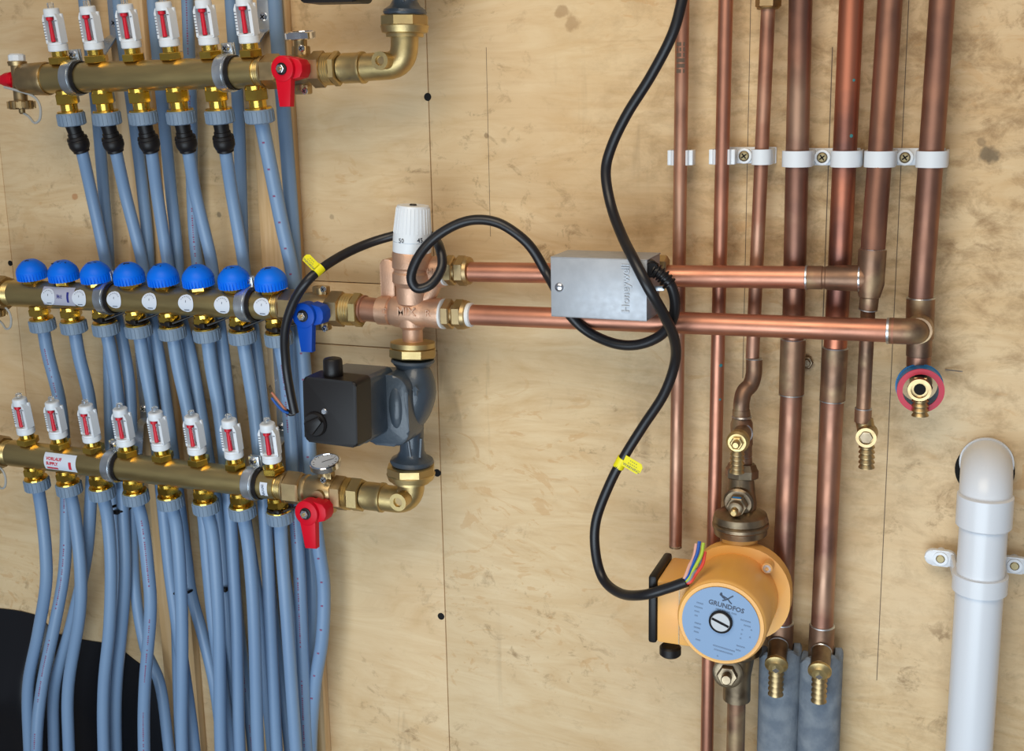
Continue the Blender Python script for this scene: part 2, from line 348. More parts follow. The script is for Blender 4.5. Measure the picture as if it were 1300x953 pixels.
# ================================================================= MANIFOLDS
TILT = rad(7.5)
class Man:
    def __init__(s, A, Bq, d, R):
        s.A = A; s.B = Bq; s.d = d; s.R = R
        s.a = P(A[0], A[1], d); s.b = P(Bq[0], Bq[1], d); s.x = (s.b-s.a).normalized()
        s.up = Vector((0, -math.sin(TILT), math.cos(TILT))); s.up = (s.up-s.x*s.up.dot(s.x)).normalized()
        s.f = s.x.cross(s.up); # forward (towards -Y)
        if s.f.y > 0: s.f = -s.f
    def at(s, px):
        k = (px-s.A[0])/(s.B[0]-s.A[0]); py = s.A[1]+(s.B[1]-s.A[1])*k
        return P(px, py, s.d)
def hexnut(bm, a, z, h, r, x=None, cham=.0012):
    return lathe(bm, a, z, [(0, r-cham), (cham*.6, r), (h-cham*.6, r), (h, r-cham)], 6, x)
def gauge_meshes():
    """flow gauge, local origin on the manifold axis, z up, -y front"""
    R = .0185; out = {}
    b = B(); hexnut(b, (0, 0, R), UP, .009, .0150); cyl(b, (0, 0, R+.009), (0, 0, R+.017), .0098); out['base_nut'] = finish(b, 'base_nut', BRB)
    b = B(); z0 = R+.016
    lathe(b, (0, 0, z0), UP, [(0, .0118), (.001, .0125), (.008, .0125), (.0085, .0115), (.011, .0115)], 24)
    # cage: two rails and a back, with a slanted shoulder on the right
    for sx in (-1, 1):
        w_ = .0032 if sx < 0 else .0045
        prism(b, [(sx*.0122, 0), (sx*.0122, .030), (sx*.0095, .036), (sx*(.0122-w_), .036), (sx*(.0122-w_), 0)][::sx], -.006, .0062, Matrix.Translation((0, 0, z0+.010)) @ FACE)
    bbox(b, (-.0120, .003, z0+.010), (.0120, .007, z0+.046), .001)
    bbox(b, (-.0118, -.0062, z0+.0085), (.0118, .004, z0+.0120), .001)
    lathe(b, (0, 0, z0+.043), UP, [(0, .0098), (.002, .0102), (.009, .0098), (.0102, .0085)], 22)
    body = finish(b, 'flow_gauge', WHT); out['body'] = body
    b = B(); cyl(b, (0, -.001, z0+.0105), (0, -.001, z0+.045), .0058, 16); out['sight_glass'] = finish(b, 'sight_glass', CLR)
    b = B(); cyl(b, (0, 0, z0+.050), (0, 0, z0+.060), .0042, 14, bev=.0008); out['clear_top'] = finish(b, 'clear_top', CLR)
    b = B(); lathe(b, (0, -.0055, z0+.0120), UP, [(0, .0032), (.0255, .0026), (.027, .0046), (.0305, .0046)], 14); out['red_indicator'] = finish(b, 'red_indicator', REDI)
    b = B()
    for i in range(7): bbox(b, (-.0120, -.0069, z0+.015+i*.0035), (-.0092, -.0061, z0+.0156+i*.0035))
    bbox(b, (.0085, -.0068, z0+.0375), (.0112, -.0061, z0+.0382)); out['scale_marks'] = finish(b, 'scale_marks', INKK)
    return out
GM = gauge_meshes()
def place(par, name, me, m):
    o = link(name, me, par); rt = root(par); o.matrix_local = Matrix.Translation(-rt.location) @ m if par == rt else Matrix(); return o
def tiltm(man, p, spin=0):
    # local -y front, z up along the manifold's tilted up
    y = man.up.cross(man.x); m = Matrix((man.x, y, man.up)).transposed().to_4x4(); m.translation = p
    return m @ Matrix.Rotation(spin, 4, 'Z')
def gauge(man, thing_, px):
    p = man.at(px); m = tiltm(man, p, random.uniform(-.12, .2))
    g = place(thing_, 'flow_gauge', GM['body'], m)
    for k in ('base_nut', 'sight_glass', 'clear_top', 'red_indicator', 'scale_marks'):
        o = link(k, GM[k], g)
def body_profile(bm, man, x0, x1, thread0=True, thread1=True):
    a = man.at(x0); c = man.at(x1); L = (c-a).length; R = man.R; pr = []
    if thread0: pr += [(0, R*.9)]+[(q*.0016+.001, R*(.94 if q % 2 else .88)) for q in range(7)]+[(.013, R*.9), (.0135, R)]
    else: pr += [(0, R)]
    if thread1: pr += [(L-.0135, R), (L-.013, R*.9)]+[(L-.012+q*.0016, R*(.94 if q % 2 else .88)) for q in range(7)]+[(L, R*.9)]
    else: pr += [(L, R)]
    lathe(bm, a, man.x, pr, 40)
def outlet(bm, man, p, zs):
    dn = -man.up; y = man.up.cross(man.x)
    z1, z2 = zs   # nut top, nut bottom (distances below the axis)
    lathe(bm, p+dn*(man.R*.8), dn, [(0, .0135), (man.R*.2+.001, .0135)], 20)
    hexnut(bm, p+dn*(man.R+.0005), dn, .0135 if z1 > .04 else .010, .0152, man.x)
    lathe(bm, p+dn*(man.R+.010), dn, [(0, .0108), (z1-man.R-.0125, .0108), (z1-man.R-.012, .0160), (z1-man.R-.010, .0165), (z1-man.R-.009, .016)], 26)
def nut(bm, p, dn, z1, z2, r=.0175):
    lathe(bm, p+dn*z1, dn, [(0, r-.001), (.0012, r), (z2-z1-.001, r), (z2-z1, r-.002)], 30)
    x, y, z = frame(dn)
    for i in range(20):
        a = 2*math.pi*i/20; u = x*math.cos(a)+y*math.sin(a); m = Matrix((u, z.cross(u), z)).transposed()
        box(bm, p+dn*((z1+z2)/2)+u*(r+.0001), (.0006, .0012, (z2-z1)/2-.0018), m)
def collar_clamp(man, px, label, boltpx, leg=None, cat='bracket'):
    p = man.at(px); t = thing('manifold_bracket', label, cat, (p.x, 0, p.z))
    b = B(); w_ = .0155; ring(b, p-man.x*w_/2, man.x, man.R+.0014, man.R+.0034, w_, 40); ring(b, p-man.x*w_*.32, man.x, man.R+.0034, man.R+.0042, w_*.64, 40)
    part(t, 'clamp_band', b, GAL)
    b = B(); ring(b, p-man.x*.0090, man.x, man.R-.0002, man.R+.0018, .0225, 40); part(t, 'rubber_liner', b, BLK)
    # bolt with lugs above
    up = man.up; q = p+up*(man.R+.010)-man.f*.006
    b = B(); box(b, p+up*(man.R+.008)-man.f*.006, (w_/2, .0012, .008), Matrix((man.x, -man.f, up)).transposed(), .0006)
    box(b, p+up*(man.R+.008)-man.f*.011, (w_/2, .0012, .008), Matrix((man.x, -man.f, up)).transposed(), .0006)
    part(t, 'clamp_lug', b, GAL)
    b = B(); screw_head(b, q+man.f*.0015, man.f, .0052, .004); cyl(b, q+man.f*.002, q-man.f*.012, .0022, 12); s = part(t, 'clamp_screw', b, ZNC)
    b = B(); slots(b, q+man.f*.0055, man.f, .005, .0003); part(s, 'screw_slot', b, HOLE)
    return t, p
# ---- pipes running down to the floor
RP = .0082
pipe_bm = {}
def marks(t, pts, r, kind, side=.35):
    b = B(); sp = smooth(pts, 10); acc = 0
    camp = Vector((0, -DC, ZC)); step = .0032 if kind == 'text' else .035; nxt = .03
    rnd = random.Random(len(sp)); on = True; seglen = 0
    for i in range(1, len(sp)):
        d = sp[i]-sp[i-1]; L = d.length; 
        while nxt < acc+L:
            q = sp[i-1].lerp(sp[i], (nxt-acc)/L); z = d.normalized(); v = (camp-q); v = (v-z*v.dot(z)).normalized(); s_ = z.cross(v)
            v2 = (v*math.cos(side)+s_*math.sin(side)).normalized(); s2 = z.cross(v2)
            if kind == 'text':
                seglen += step
                if seglen > (.10 if on else .045): on = not on; seglen = 0
                if on and rnd.random() < .86: box(b, q+v2*(r+.0001), (.0011*rnd.uniform(.5, 1), rnd.uniform(.0006, .0012), .00015), Matrix((s2, z, v2)).transposed())
            else: box(b, q+v2*(r+.0001), (.0016, .0011, .00015), Matrix((s2, z, v2)).transposed())
            nxt += step
        acc += L
    o = part(t, 'printed_marking', b, PRINT); o['kind'] = 'stuff'; return o
def gpipe(label, pts, nutdef=None, adapter=None, mark=None, group='grey plastic heating pipes', r=RP, side=.35):
    t = thing('plastic_pipe', label, 'pipe', Vector((pts[-1].x, pts[-1].y, 0)), group=None)
    b = B(); tube(b, pts, r, 16, 6); part(t, 'pipe_run', b, PIPE)
    if nutdef:
        p, dn, z1, z2 = nutdef; b = B(); nut(b, p, dn, z1, z2); part(t, 'coupling_nut', b, NUT)
    if adapter:
        a, dn = adapter
        b = B(); lathe(b, a, dn, [(0, .0098), (.011, .0092), (.0115, .0105), (.016, .0105), (.0165, .0128), (.020, .0136), (.021, .0128), (.023, .0136), (.029, .0134), (.034, .0112), (.0345, .0105), (.037, .0105), (.038, .009)], 26); part(t, 'push_fit_adapter', b, BLK)
    if mark: marks(t, pts, r, mark, side)
    t.name = 'plastic_pipe'
    return t
def down_to_floor(pts, X=None):
    l = pts[-1]; v = (l-pts[-2]); v = v/abs(v.z); v.x = max(-.12, min(.06, v.x)); l2 = l+v*.09+Vector((0, 0, 0)); l3 = l2+Vector((v.x*.4, v.y*.4, -1))*.12; pts += [l2, l3]; l = l3; pts += [Vector((l.x, l.y, l.z*.5)), Vector((l.x, l.y, 0.0))]; return pts

TOP = Man((60, 99.8), (338, 91), .100, .0190)
MID = Man((10, 371.6), (360, 388), .080, .0190)
BOT = Man((6, 573.5), (356, 616.5), .100, .0190)
def uni(man, x0, x1, n):
    a = man.at(x0); c = man.at(x1); return [a.lerp(c, i/(n-1)) for i in range(n)]
def uni_px(x0, x1, n, man):
    # pixel positions whose world spacing is even
    a = man.at(x0); c = man.at(x1); out = []
    for i in range(n):
        tgt = a.lerp(c, i/(n-1)).x; lo, hi = x0-1, x1+1
        for _ in range(30):
            mid = (lo+hi)/2
            if man.at(mid).x < tgt: lo = mid
            else: hi = mid
        out.append(lo)
    return out

ordn = ['leftmost', 'second from left', 'third from left', 'fourth from left', 'fifth from left', 'sixth from left', 'seventh from left', 'rightmost']
ord6 = ['leftmost', 'second from left', 'third from left', 'fourth from left', 'fifth from left', 'rightmost']

# upper manifold
tm = thing('brass_manifold', 'upper brass manifold with six flow gauges, above the blue-capped one', 'manifold', TOP.at(200))
b = B(); body_profile(b, TOP, 46, 340); part(tm, 'manifold_body', b, BRD)
gp = uni_px(81, 322, 6, TOP)
for px in gp:
    gauge(TOP, tm, px); b = B(); outlet(b, TOP, TOP.at(px), (.044, .061)); part(tm, 'outlet_fitting', b, BRB)
collar_clamp(TOP, 95, 'galvanised clamp bracket on the upper manifold, left one', 1)
collar_clamp(TOP, 289, 'galvanised clamp bracket on the upper manifold, right one', 1)

# middle manifold
mm_ = thing('brass_manifold', 'middle brass manifold topped by eight blue caps', 'manifold', MID.at(200))
b = B(); body_profile(b, MID, 10, 362); part(mm_, 'manifold_body', b, BRD)
cp = uni_px(46, 348, 8, MID)
b = B(); R = MID.R
lathe(b, (0, 0, R+.0035), UP, [(0, .0175), (.002, .0192), (.010, .0203), (.0125, .0205), (.0138, .0198), (.0165, .0190), (.0210, .0155), (.0252, .0108), (.0268, .0078), (.0272, .0)], 36, cap=False)
for i in range(30):
    a = 2*math.pi*i/30; u = Vector((math.cos(a), math.sin(a), 0)); box(b, u*.0198+Vector((0, 0, R+.0090)), (.0009, .0011, .0050), Matrix((u, UP.cross(u), UP)).transposed())
capme = finish(b, 'blue_cap', BLU, ang=40)
b = B(); hexnut(b, (0, 0, R-.002), UP, .007, .0145); capnut = finish(b, 'cap_nut', BRB)
b = B()
for i in range(4): bbox(b, (-.006+i*.0035, -.0125, R+.0300+.0*i), (-.0045+i*.0035, -.0065, R+.0325), 0)
capmk = None
for i, px in enumerate(cp):
    m = tiltm(MID, MID.at(px), .3*i); g = place(mm_, 'blue_cap', capme, m); link('cap_nut', capnut, g)
    bb = B(); r1 = random.Random(i)
    q0 = MID.at(px)+MID.up*(R+.0308); 
    for k in range(3 if i != 1 else 7):   # felt-pen scribbles on the crown
        a = r1.uniform(0, 6.28); o = q0+MID.x*r1.uniform(-.009, .009)*(1.2 if i == 1 else .4)+MID.f*r1.uniform(.001, .007)
        o = o-MID.up*((((o-q0).length)/.0165)**2*.0065+.0003)
        box(bb, o, (.0035, .0007, .0006), Matrix.Rotation(a, 3, 'Z') @ Matrix.Rotation(.5, 3, 'X'))
    part(g, 'pen_mark', bb, INKK); g.children[-1].matrix_local = (Matrix.Translation(-mm_.location) @ m).inverted()
    bb = B(); outlet(bb, MID, MID.at(px), (.036, .053)); part(mm_, 'outlet_fitting', bb, BRB)
# paper stickers round the front of the middle manifold
def cylframe(man, px, ang=8):
    # local x along the axis, local z pointing out of the front, rotated up by ang
    c = man.at(px); fz = (man.f*math.cos(rad(ang))+man.up*math.sin(rad(ang))).normalized(); fy = fz.cross(man.x)
    m = Matrix((man.x, fy, fz)).transposed().to_4x4(); m.translation = c; return m
m = cylframe(MID, 86, 12)
L2 = (MID.at(106)-MID.at(66)).length/2
b = B(); wrapgrid(b, -L2, L2, -38, 42, MID.R, m, 2, 16, .0003); s = part(mm_, 'return_label', b, PAPG, 'pale sticker with a navy bar')
b = B(); wrapgrid(b, L2*.55, L2*.68, -22, 20, MID.R, m, 1, 8, .0006); text(b, 'R', .008, m, .0001, wrap=MID.R+.0006); text(b, 'RE', .0062, m @ Matrix.Translation((.004, 0, 0)), .0001, wrap=MID.R+.0006); part(s, 'label_print', b, INKB)
for px in (74, 113, 157, 201.5, 247.5, 293, 343):
    m = cylframe(MID, px, 10); rr = .0118; b = B(); a_ = math.degrees(rr/MID.R)
    wrapgrid(b, -rr, rr, -a_, a_, MID.R, m, 1, 20, .0009, shape=lambda v: math.sqrt(max(0.0, 1-(2*v-1)**2))); s = part(mm_, 'round_label', b, PAP)
    b = B()
    for k in range(7):
        a = rad(35+k*18); text(b, 'o', .0026, m @ Matrix.Translation((.0088*math.cos(a), 0, 0)) @ Matrix.Rotation(-(.0088*math.sin(a))/MID.R, 4, 'X'), .00005, wrap=MID.R+.0012)
    wrapgrid(b, -.004, .004, -27, -24, MID.R, m, 1, 2, .0012); wrapgrid(b, -.0004, .0004, 4, 12, MID.R, m, 1, 2, .0012); part(s, 'label_print', b, INK)
collar_clamp(MID, 137, 'galvanised clamp bracket on the middle manifold, left one', 1)
collar_clamp(MID, 315, 'galvanised clamp bracket on the middle manifold, right one', 1)

# lower manifold
bm_ = thing('brass_manifold', 'lowest brass manifold with eight flow gauges and a red printed label', 'manifold', BOT.at(200))
b = B(); body_profile(b, BOT, 7, 366); part(bm_, 'manifold_body', b, BRD)
bp_ = uni_px(39.5, 350, 8, BOT)
for px in bp_:
    gauge(BOT, bm_, px); b = B(); outlet(b, BOT, BOT.at(px), (.036, .053)); part(bm_, 'outlet_fitting', b, BRB)
m = cylframe(BOT, 88, 10); L2 = (BOT.at(108)-BOT.at(68)).length/2
b = B(); wrapgrid(b, -L2, L2, -36, 40, BOT.R, m, 2, 16, .0003); s = part(bm_, 'supply_label', b, PAP, 'pale sticker with red print')
b = B()
for k, (tx, s_) in enumerate((('VORLAUF', .0062), ('SUPPLY', .0062), ('nnnnnnn', .0055))):
    text(b, tx, s_, m @ Matrix.Translation((-L2*.85, 0, 0)) @ Matrix.Rotation(rad([-14, 6, 25][k]), 4, 'X'), .0001, 'LEFT', wrap=BOT.R+.0007, bold=.0002)
wrapgrid(b, L2*.55, L2*.72, -24, 8, BOT.R, m, 1, 8, .0007); part(s, 'label_print', b, INKR)
m = cylframe(BOT, 344.5, 4); b = B(); wrapgrid(b, -.0055, .0055, -25, 30, BOT.R, m, 1, 12, .0004); s = part(bm_, 'small_label', b, PAP, 'small white sticker with upright print')
b = B(); text(b, 'nnnn', .0075, m @ Matrix.Translation((0, 0, BOT.R+.0006)) @ Matrix.Rotation(rad(-85), 4, 'Z'), .0001); part(s, 'label_print', b, INK)
collar_clamp(BOT, 146, 'galvanised clamp bracket on the lowest manifold, left one', 1)
collar_clamp(BOT, 323, 'galvanised clamp bracket on the lowest manifold, right one', 1)

# ---- pipes from the upper manifold's outlets (T), from above (R), from the middle (F) and lowest (G) outlets
def W(lst): return [P(*q) for q in lst]
dT, dR, dF = .043, .0255, .0605
T_px = [
 [(105, 196, .082), (117, 250, .060), (133, 325, dT), (141, 370, dT), (157, 440, dT), (166, 510, dT), (168, 640, dT), (171, 740, dT), (184, 820, dT), (203, 868, dT)],
 [(148, 196, .082), (160, 250, .060), (179, 325, dT), (186, 370, dT), (200, 440, dT), (211, 510, dT), (223, 600, dT), (236, 700, dT), (243, 753, dT), (257, 805, dT), (272, 868, dT)],
 [(193, 196, .082), (200, 250, .062), (212, 325, dT), (220, 370, dT), (240, 440, dT), (253, 510, dT), (268, 600, dT), (281, 670, dT), (288, 760, dT), (296, 868, dT)],
 [(240, 197, .082), (249, 250, .060), (267, 325, dT), (273, 370, dT), (283, 440, dT), (291, 510, dT), (303, 600, dT), (318, 700, dT), (330, 780, dT), (338, 868, dT)],
 [(287, 196, .082), (295, 250, .060), (308, 325, dT), (314, 370, dT), (325, 440, dT), (333, 510, dT), (346, 600, dT), (357, 700, dT), (369, 780, dT), (377, 868, dT)],
 [(333, 160, .086), (341, 200, .074), (357, 280, .055), (372, 350, dT), (384, 440, dT), (390, 520, dT), (396, 620, .052), (404, 690, .050), (411, 745, .046), (409, 810, .048), (400, 868, .050)]]
ad = [(97, 165), (140, 165), (185, 165), (232, 164), (280, 162)]
for i, px in enumerate(gp):
    p = TOP.at(px); dn = -TOP.up; pts = W(T_px[i]); nd = (p, dn, .044, .061)
    ea = p+dn*.060
    if i < 5:
        dirn = (pts[0]-ea).normalized(); a0 = ea; pts = [a0+dirn*.03]+pts
        gpipe('grey pipe with black adapter, %s outlet of the upper manifold' % ord6[i], down_to_floor(pts), nd, (a0, dirn))
    else:
        pts = [ea-dn*.004]+pts
        gpipe('grey pipe with dotted marks and no adapter, rightmost outlet of the upper manifold', down_to_floor(pts), nd, None, 'dots', side=.3, r=.0092)
R_px = [
 [(102, -60), (107, 0), (114, 60), (124, 150), (133, 260), (138, 330), (138, 430), (139, 520), (142, 600), (150, 700), (149, 780), (140, 868)],
 [(146, -60), (150, 0), (157, 60), (170, 150), (181, 240), (189, 330), (188, 440), (196, 520), (208, 640), (222, 760), (226, 868)],
 [(190, -60), (194, 0), (199, 60), (208, 150), (217, 240), (226, 330), (230, 440), (242, 520), (256, 640), (268, 760), (276, 868)],
 [(235, -60), (238, 0), (240, 60), (243, 150), (244, 240), (250, 330), (268, 440), (282, 540), (292, 640), (300, 760), (312, 868)],
 [(290, -60), (293, 0), (297, 60), (303, 150), (306, 240), (309, 330), (314, 440), (325, 540), (335, 640), (345, 760), (358, 868)],
 [(346, -60), (349, 0), (353, 60), (361, 150), (368, 240), (374, 330), (376, 440), (380, 520), (386, 620), (393, 690), (397, 760), (393, 868)]]
sup = ['between the first two gauges', 'behind the third gauge from left', 'behind the fourth gauge from left', 'between the fourth and fifth gauges', 'left of the rightmost gauge', 'right of all the gauges']
sup = ['leftmost', 'second from left', 'third from left', 'fourth from left', 'fifth from left', 'rightmost']
for i, l in enumerate(R_px):
    pts = [P(x, y, dR) for x, y in l]
    gpipe('grey pipe close to the wall, %s of six passing behind the upper manifold' % sup[i], down_to_floor(pts), mark='text' if i in (3,) else None, side=.2, r=.0092 if i == 5 else .0080)
F_px = [
 [(61, 450), (76, 510), (82, 570), (84, 640), (82, 720), (70, 790), (54, 868)],
 [(101, 455), (114, 510), (117, 570), (115, 640), (109, 710), (91, 790), (70, 868)],
 [(142, 455), (150, 510), (154, 570), (156, 640), (159, 720), (155, 790), (148, 868)],
 [(183, 460), (193, 515), (200, 570), (208, 650), (215, 720), (221, 765), (236, 868)],
 [(226, 465), (237, 515), (247, 570), (258, 650), (264, 720), (271, 790), (282, 868)],
 [(268, 465), (277, 515), (284, 570), (292, 650), (296, 720), (300, 790), (302, 868)],
 [(315, 470), (322, 515), (328, 570), (336, 650), (340, 720), (343, 790), (347, 868)],
 [(362, 475), (366, 515), (370, 570), (375, 650), (380, 720), (383, 790), (386, 868)]]
fd = [[dF, dF, dF, .066, .078, .092], [dF, dF, dF, .060, .060, .064], None, None, None, None, None, None]
for i, px in enumerate(cp):
    p = MID.at(px); dn = -MID.up; l = F_px[i]; dd = [.068, .0615]+(fd[i][1:] if fd[i] else [dF]*(len(l)-2)); dd = (dd+[dd[-1]]*9)[:len(l)]
    pts = [p+dn*.049]+[P(x, y, d) for (x, y), d in zip(l, dd)]
    gpipe('grey plastic pipe from the %s outlet of the blue-capped manifold' % ordn[i], down_to_floor(pts), (p, dn, .036, .053), None, 'text' if i in (0, 7) else None, r=.0088)
G_px = [
 [(53, 650), (58, 700), (58, 745), (48, 805), (36, 868)],
 [(95, 655), (102, 720), (101, 780), (87, 868)],
 [(137, 660), (141, 720), (139, 795), (132, 868)],
 [(181, 665), (187, 715), (191, 775), (184, 868)],
 [(224, 670), (229, 735), (231, 800), (231, 868)],
 [(270, 680), (275, 740), (278, 800), (279, 868)],
 [(315, 690), (320, 745), (323, 800), (325, 868)],
 [(358, 700), (362, 755), (366, 810), (370, 868)]]
for i, px in enumerate(bp_):
    p = BOT.at(px); dn = -BOT.up; l = G_px[i]; pts = [p+dn*.049]+[P(x, y, .088) for x, y in l]
    gpipe('grey plastic pipe from the %s outlet of the lowest manifold' % ordn[i], down_to_floor(pts), (p, dn, .036, .053), None, 'text' if i in (3,) else None, r=.0088, side=.1)

# galvanised hanging strips that carry the brackets
def strip(label, px, py0, py1, man, pxc, d=.0165, wpx=13):
    a = P(px[0], py0, d); c = P(px[1], py1, d); X = (a.x+c.x)/2; w_ = sz(a, wpx)
    t = thing('steel_strip', label, 'bracket', Vector((X, 0, c.z)))
    b = B(); bbox(b, (X-w_/2, -d, c.z), (X+w_/2, -.0152, a.z), .0002)
    q = man.at(pxc); yb = -man.d+man.R+.003
    pts = [Vector((X, -d, c.z)), Vector((X, -.03, c.z-.006)), Vector((q.x, yb-.004, q.z+.012)), Vector((q.x, yb, q.z+.004))]
    for s0, s1 in zip(pts, pts[1:]):
        z = (s1-s0); L = z.length; x = XX; x = (x-z*(x.dot(z)/L**2)).normalized(); mtx = Matrix((x, z.normalized().cross(x), z.normalized())).transposed()
        box(b, (s0+s1)/2, (w_/2, .0010, L/2+.001), mtx)
    part(t, 'strip', b, GAL)
    b = B(); o = Vector((X, -d, c.z+.016)); screw_head(b, o, OUT, .0055, .003); s = part(t, 'fixing_screw', b, ZNC)
    b = B(); slots(b, o, OUT, .0055, .0031); part(s, 'screw_slot', b, HOLE)
strip('galvanised strip on the left batten above the upper manifold', (140, 145), -60, 45, TOP, 104, wpx=18)
strip('galvanised strip on the right batten above the upper manifold', (330, 335), -60, 38, TOP, 296, wpx=18)
strip('galvanised strip on the left batten above the lowest manifold', (176, 182), 420, 532, BOT, 164)
strip('galvanised strip on the right batten above the lowest manifold', (352, 357), 440, 556, BOT, 341, wpx=12)

# black cable ties round the middle outlets and pipe bundles
def tie(label, c, z, R, tail=None, r=.0021):
    t = thing('cable_tie', label, 'cable tie', Vector(c)); b = B(); torus(b, c, z, R, r, n=24, seg=8); part(t, 'loop', b, BLK)
    x, y, zz = frame(z); h = Vector(c)+OUT*R
    b = B(); box(b, h+XX*.006, (.004, .003, .003), None, .0008); part(t, 'tie_head', b, BLK)
    if tail: b = B(); tube(b, tail, r*.8, 8, 4); part(t, 'tie_tail', b, BLK)
for i in range(2, 8):
    p = MID.at(cp[i]); dn = -MID.up; c = p+dn*.030; z = (MID.up+MID.x*.28).normalized()
    tie('black cable tie round the %s outlet of the blue-capped manifold' % ordn[i], c, z, .0135, [c+OUT*.010+XX*.010, c+XX*.02+UP*.004+OUT*.004, c+XX*(.040 if i < 7 else .052)+UP*.012-OUT*.004])
p = BOT.at(bp_[7]); c = p-BOT.up*.0335
tie('black cable tie round the rightmost outlet of the lowest manifold', c, (BOT.up+BOT.x*.1).normalized(), .0138, [c+XX*.012+OUT*.008, c+XX*.03+UP*.006, c+XX*.053+UP*.013])
q = P(229, 747, .047)
b = B()
def flatloop(cx, cy, hx, px2):
    pass
tie('black cable tie round two back pipes below the lowest manifold, left one', P(231, 748, .050), UP, sz(q, 13.5)); tie('black cable tie round back pipes below the lowest manifold, right one', P(287, 743, .042), UP, .0128)
tie('black cable tie behind the third and fourth nuts of the lowest manifold', P(152, 645, .058), UP, .0145)

# ================================================================= BLACK SACK, lower left
t = B(); N1, N2 = 40, 30; g = []
rr_ = random.Random(3)
from mathutils import noise as mn
x0 = P(-40, 860, .02).x; x1 = P(200, 868, .02).x; 
for i in range(N1+1):
    row = []
    for j in range(N2+1):
        u = i/N1; v = j/N2; X = x0+(x1-x0)*u
        top = P(20, 792, .02).z if u < .42 else None
        k = min(1, max(0, (u-.36)/.12)); k = k*k*(3-2*k); k2 = min(1, max(0, (u-.78)/.22))
        zt = P(20, 788, .03).z*(1-k)+P(115, 826, .03).z*k-.05*k2 + .006*mn.noise(Vector((X*14, 2, 0)))
        Z = zt*v; dep = (.050*(1-k)+.012*k)*(math.sin(math.pi*min(1, (1-v)*5+.0)*.5)) + .006*mn.noise(Vector((X*22, Z*22, 1)))*min(1, (1-v)*6)*(1-k*.8)
        row.append(t.verts.new((X, -max(.001, .002+dep), Z)))
    g.append(row)
for i in range(N1):
    for j in range(N2): t.faces.new((g[i][j], g[i+1][j], g[i+1][j+1], g[i][j+1]))
ret = bmesh.ops.extrude_face_region(t, geom=t.faces[:]); vs = [e for e in ret['geom'] if isinstance(e, bmesh.types.BMVert)]
for v in vs: v.co.y = -.0006
solo('plastic_sack', t, BAG, 'black polythene sack slumped against the wall behind the leftmost pipes', 'sack')

# ================================================================= VALVES, UNIONS, ELBOWS
def lever(par, p, col, name, label, lean=0):
    """hub with lever hanging down; p = hub centre on the valve front"""
    s1 = sz(p, 1.0); m = face_at(p, lean)
    b = B(); prism(b, circ(16.5*s1, 30), 0, .016, m, .002)
    prism(b, [(-12*s1, -4*s1), (13*s1, 0), (8.5*s1, -47*s1), (-7.5*s1, -47*s1)][::-1], .006, .015, m, .0015)
    prism(b, [(8*s1, 15*s1), (4*s1, -15*s1), (22*s1, -11*s1), (26*s1, -4*s1), (26*s1, 5*s1), (22*s1, 11*s1)][::-1], -.008, .011, m, .002)
    l = part(par, name, b, col, label)
    b = B(); lathe(b, p+OUT*.016, OUT, [(0, 7.5*s1), (.0015, 7.5*s1), (.0018, 6*s1)], 24); part(l, 'washer', b, BLK)
    b = B(); hexnut(b, p+OUT*.0165, OUT, .0045, 5.6*s1, cham=.0006); part(l, 'lever_nut', b, ZNC)
    b = B(); cyl(b, p+OUT*.0205, p+OUT*.0225, 2.4*s1, 12); part(l, 'spindle', b, BRN)
def lug_screw(par, px, py, d, r=4.3):
    p = P(px, py, d); b = B(); screw_head(b, p, OUT, sz(p, r), .003); s = part(par, 'lug_screw', b, ZNC); b = B(); slots(b, p, OUT, sz(p, r), .0031); part(s, 'screw_slot', b, HOLE)
class Ln:
    def __init__(s, A, Bq): s.A, s.B = A, Bq
    def at(s, px):
        k = (px-s.A[0])/(s.B[0]-s.A[0]); return P(px, s.A[1]+(s.B[1]-s.A[1])*k, s.A[2]+(s.B[2]-s.A[2])*k)
def chain(bm, ln, prof, seg=32, x=None):
    """prof: (px position along the line, radius px)"""
    pts = [ln.at(p[0]) for p in prof]; z = pts[-1]-pts[0]; o = pts[0]; zl = z.normalized()
    lathe(bm, o, z, [((q-o).dot(zl), sz(q, r)) for q, (_, r) in zip(pts, prof)], seg, x); return bm
def threads(x0, x1, r, n):
    out = []
    for i in range(n): out += [(x0+(x1-x0)*i/n, r-.9), (x0+(x1-x0)*(i+.5)/n, r+.5)]
    return out+[(x1, r-.9)]

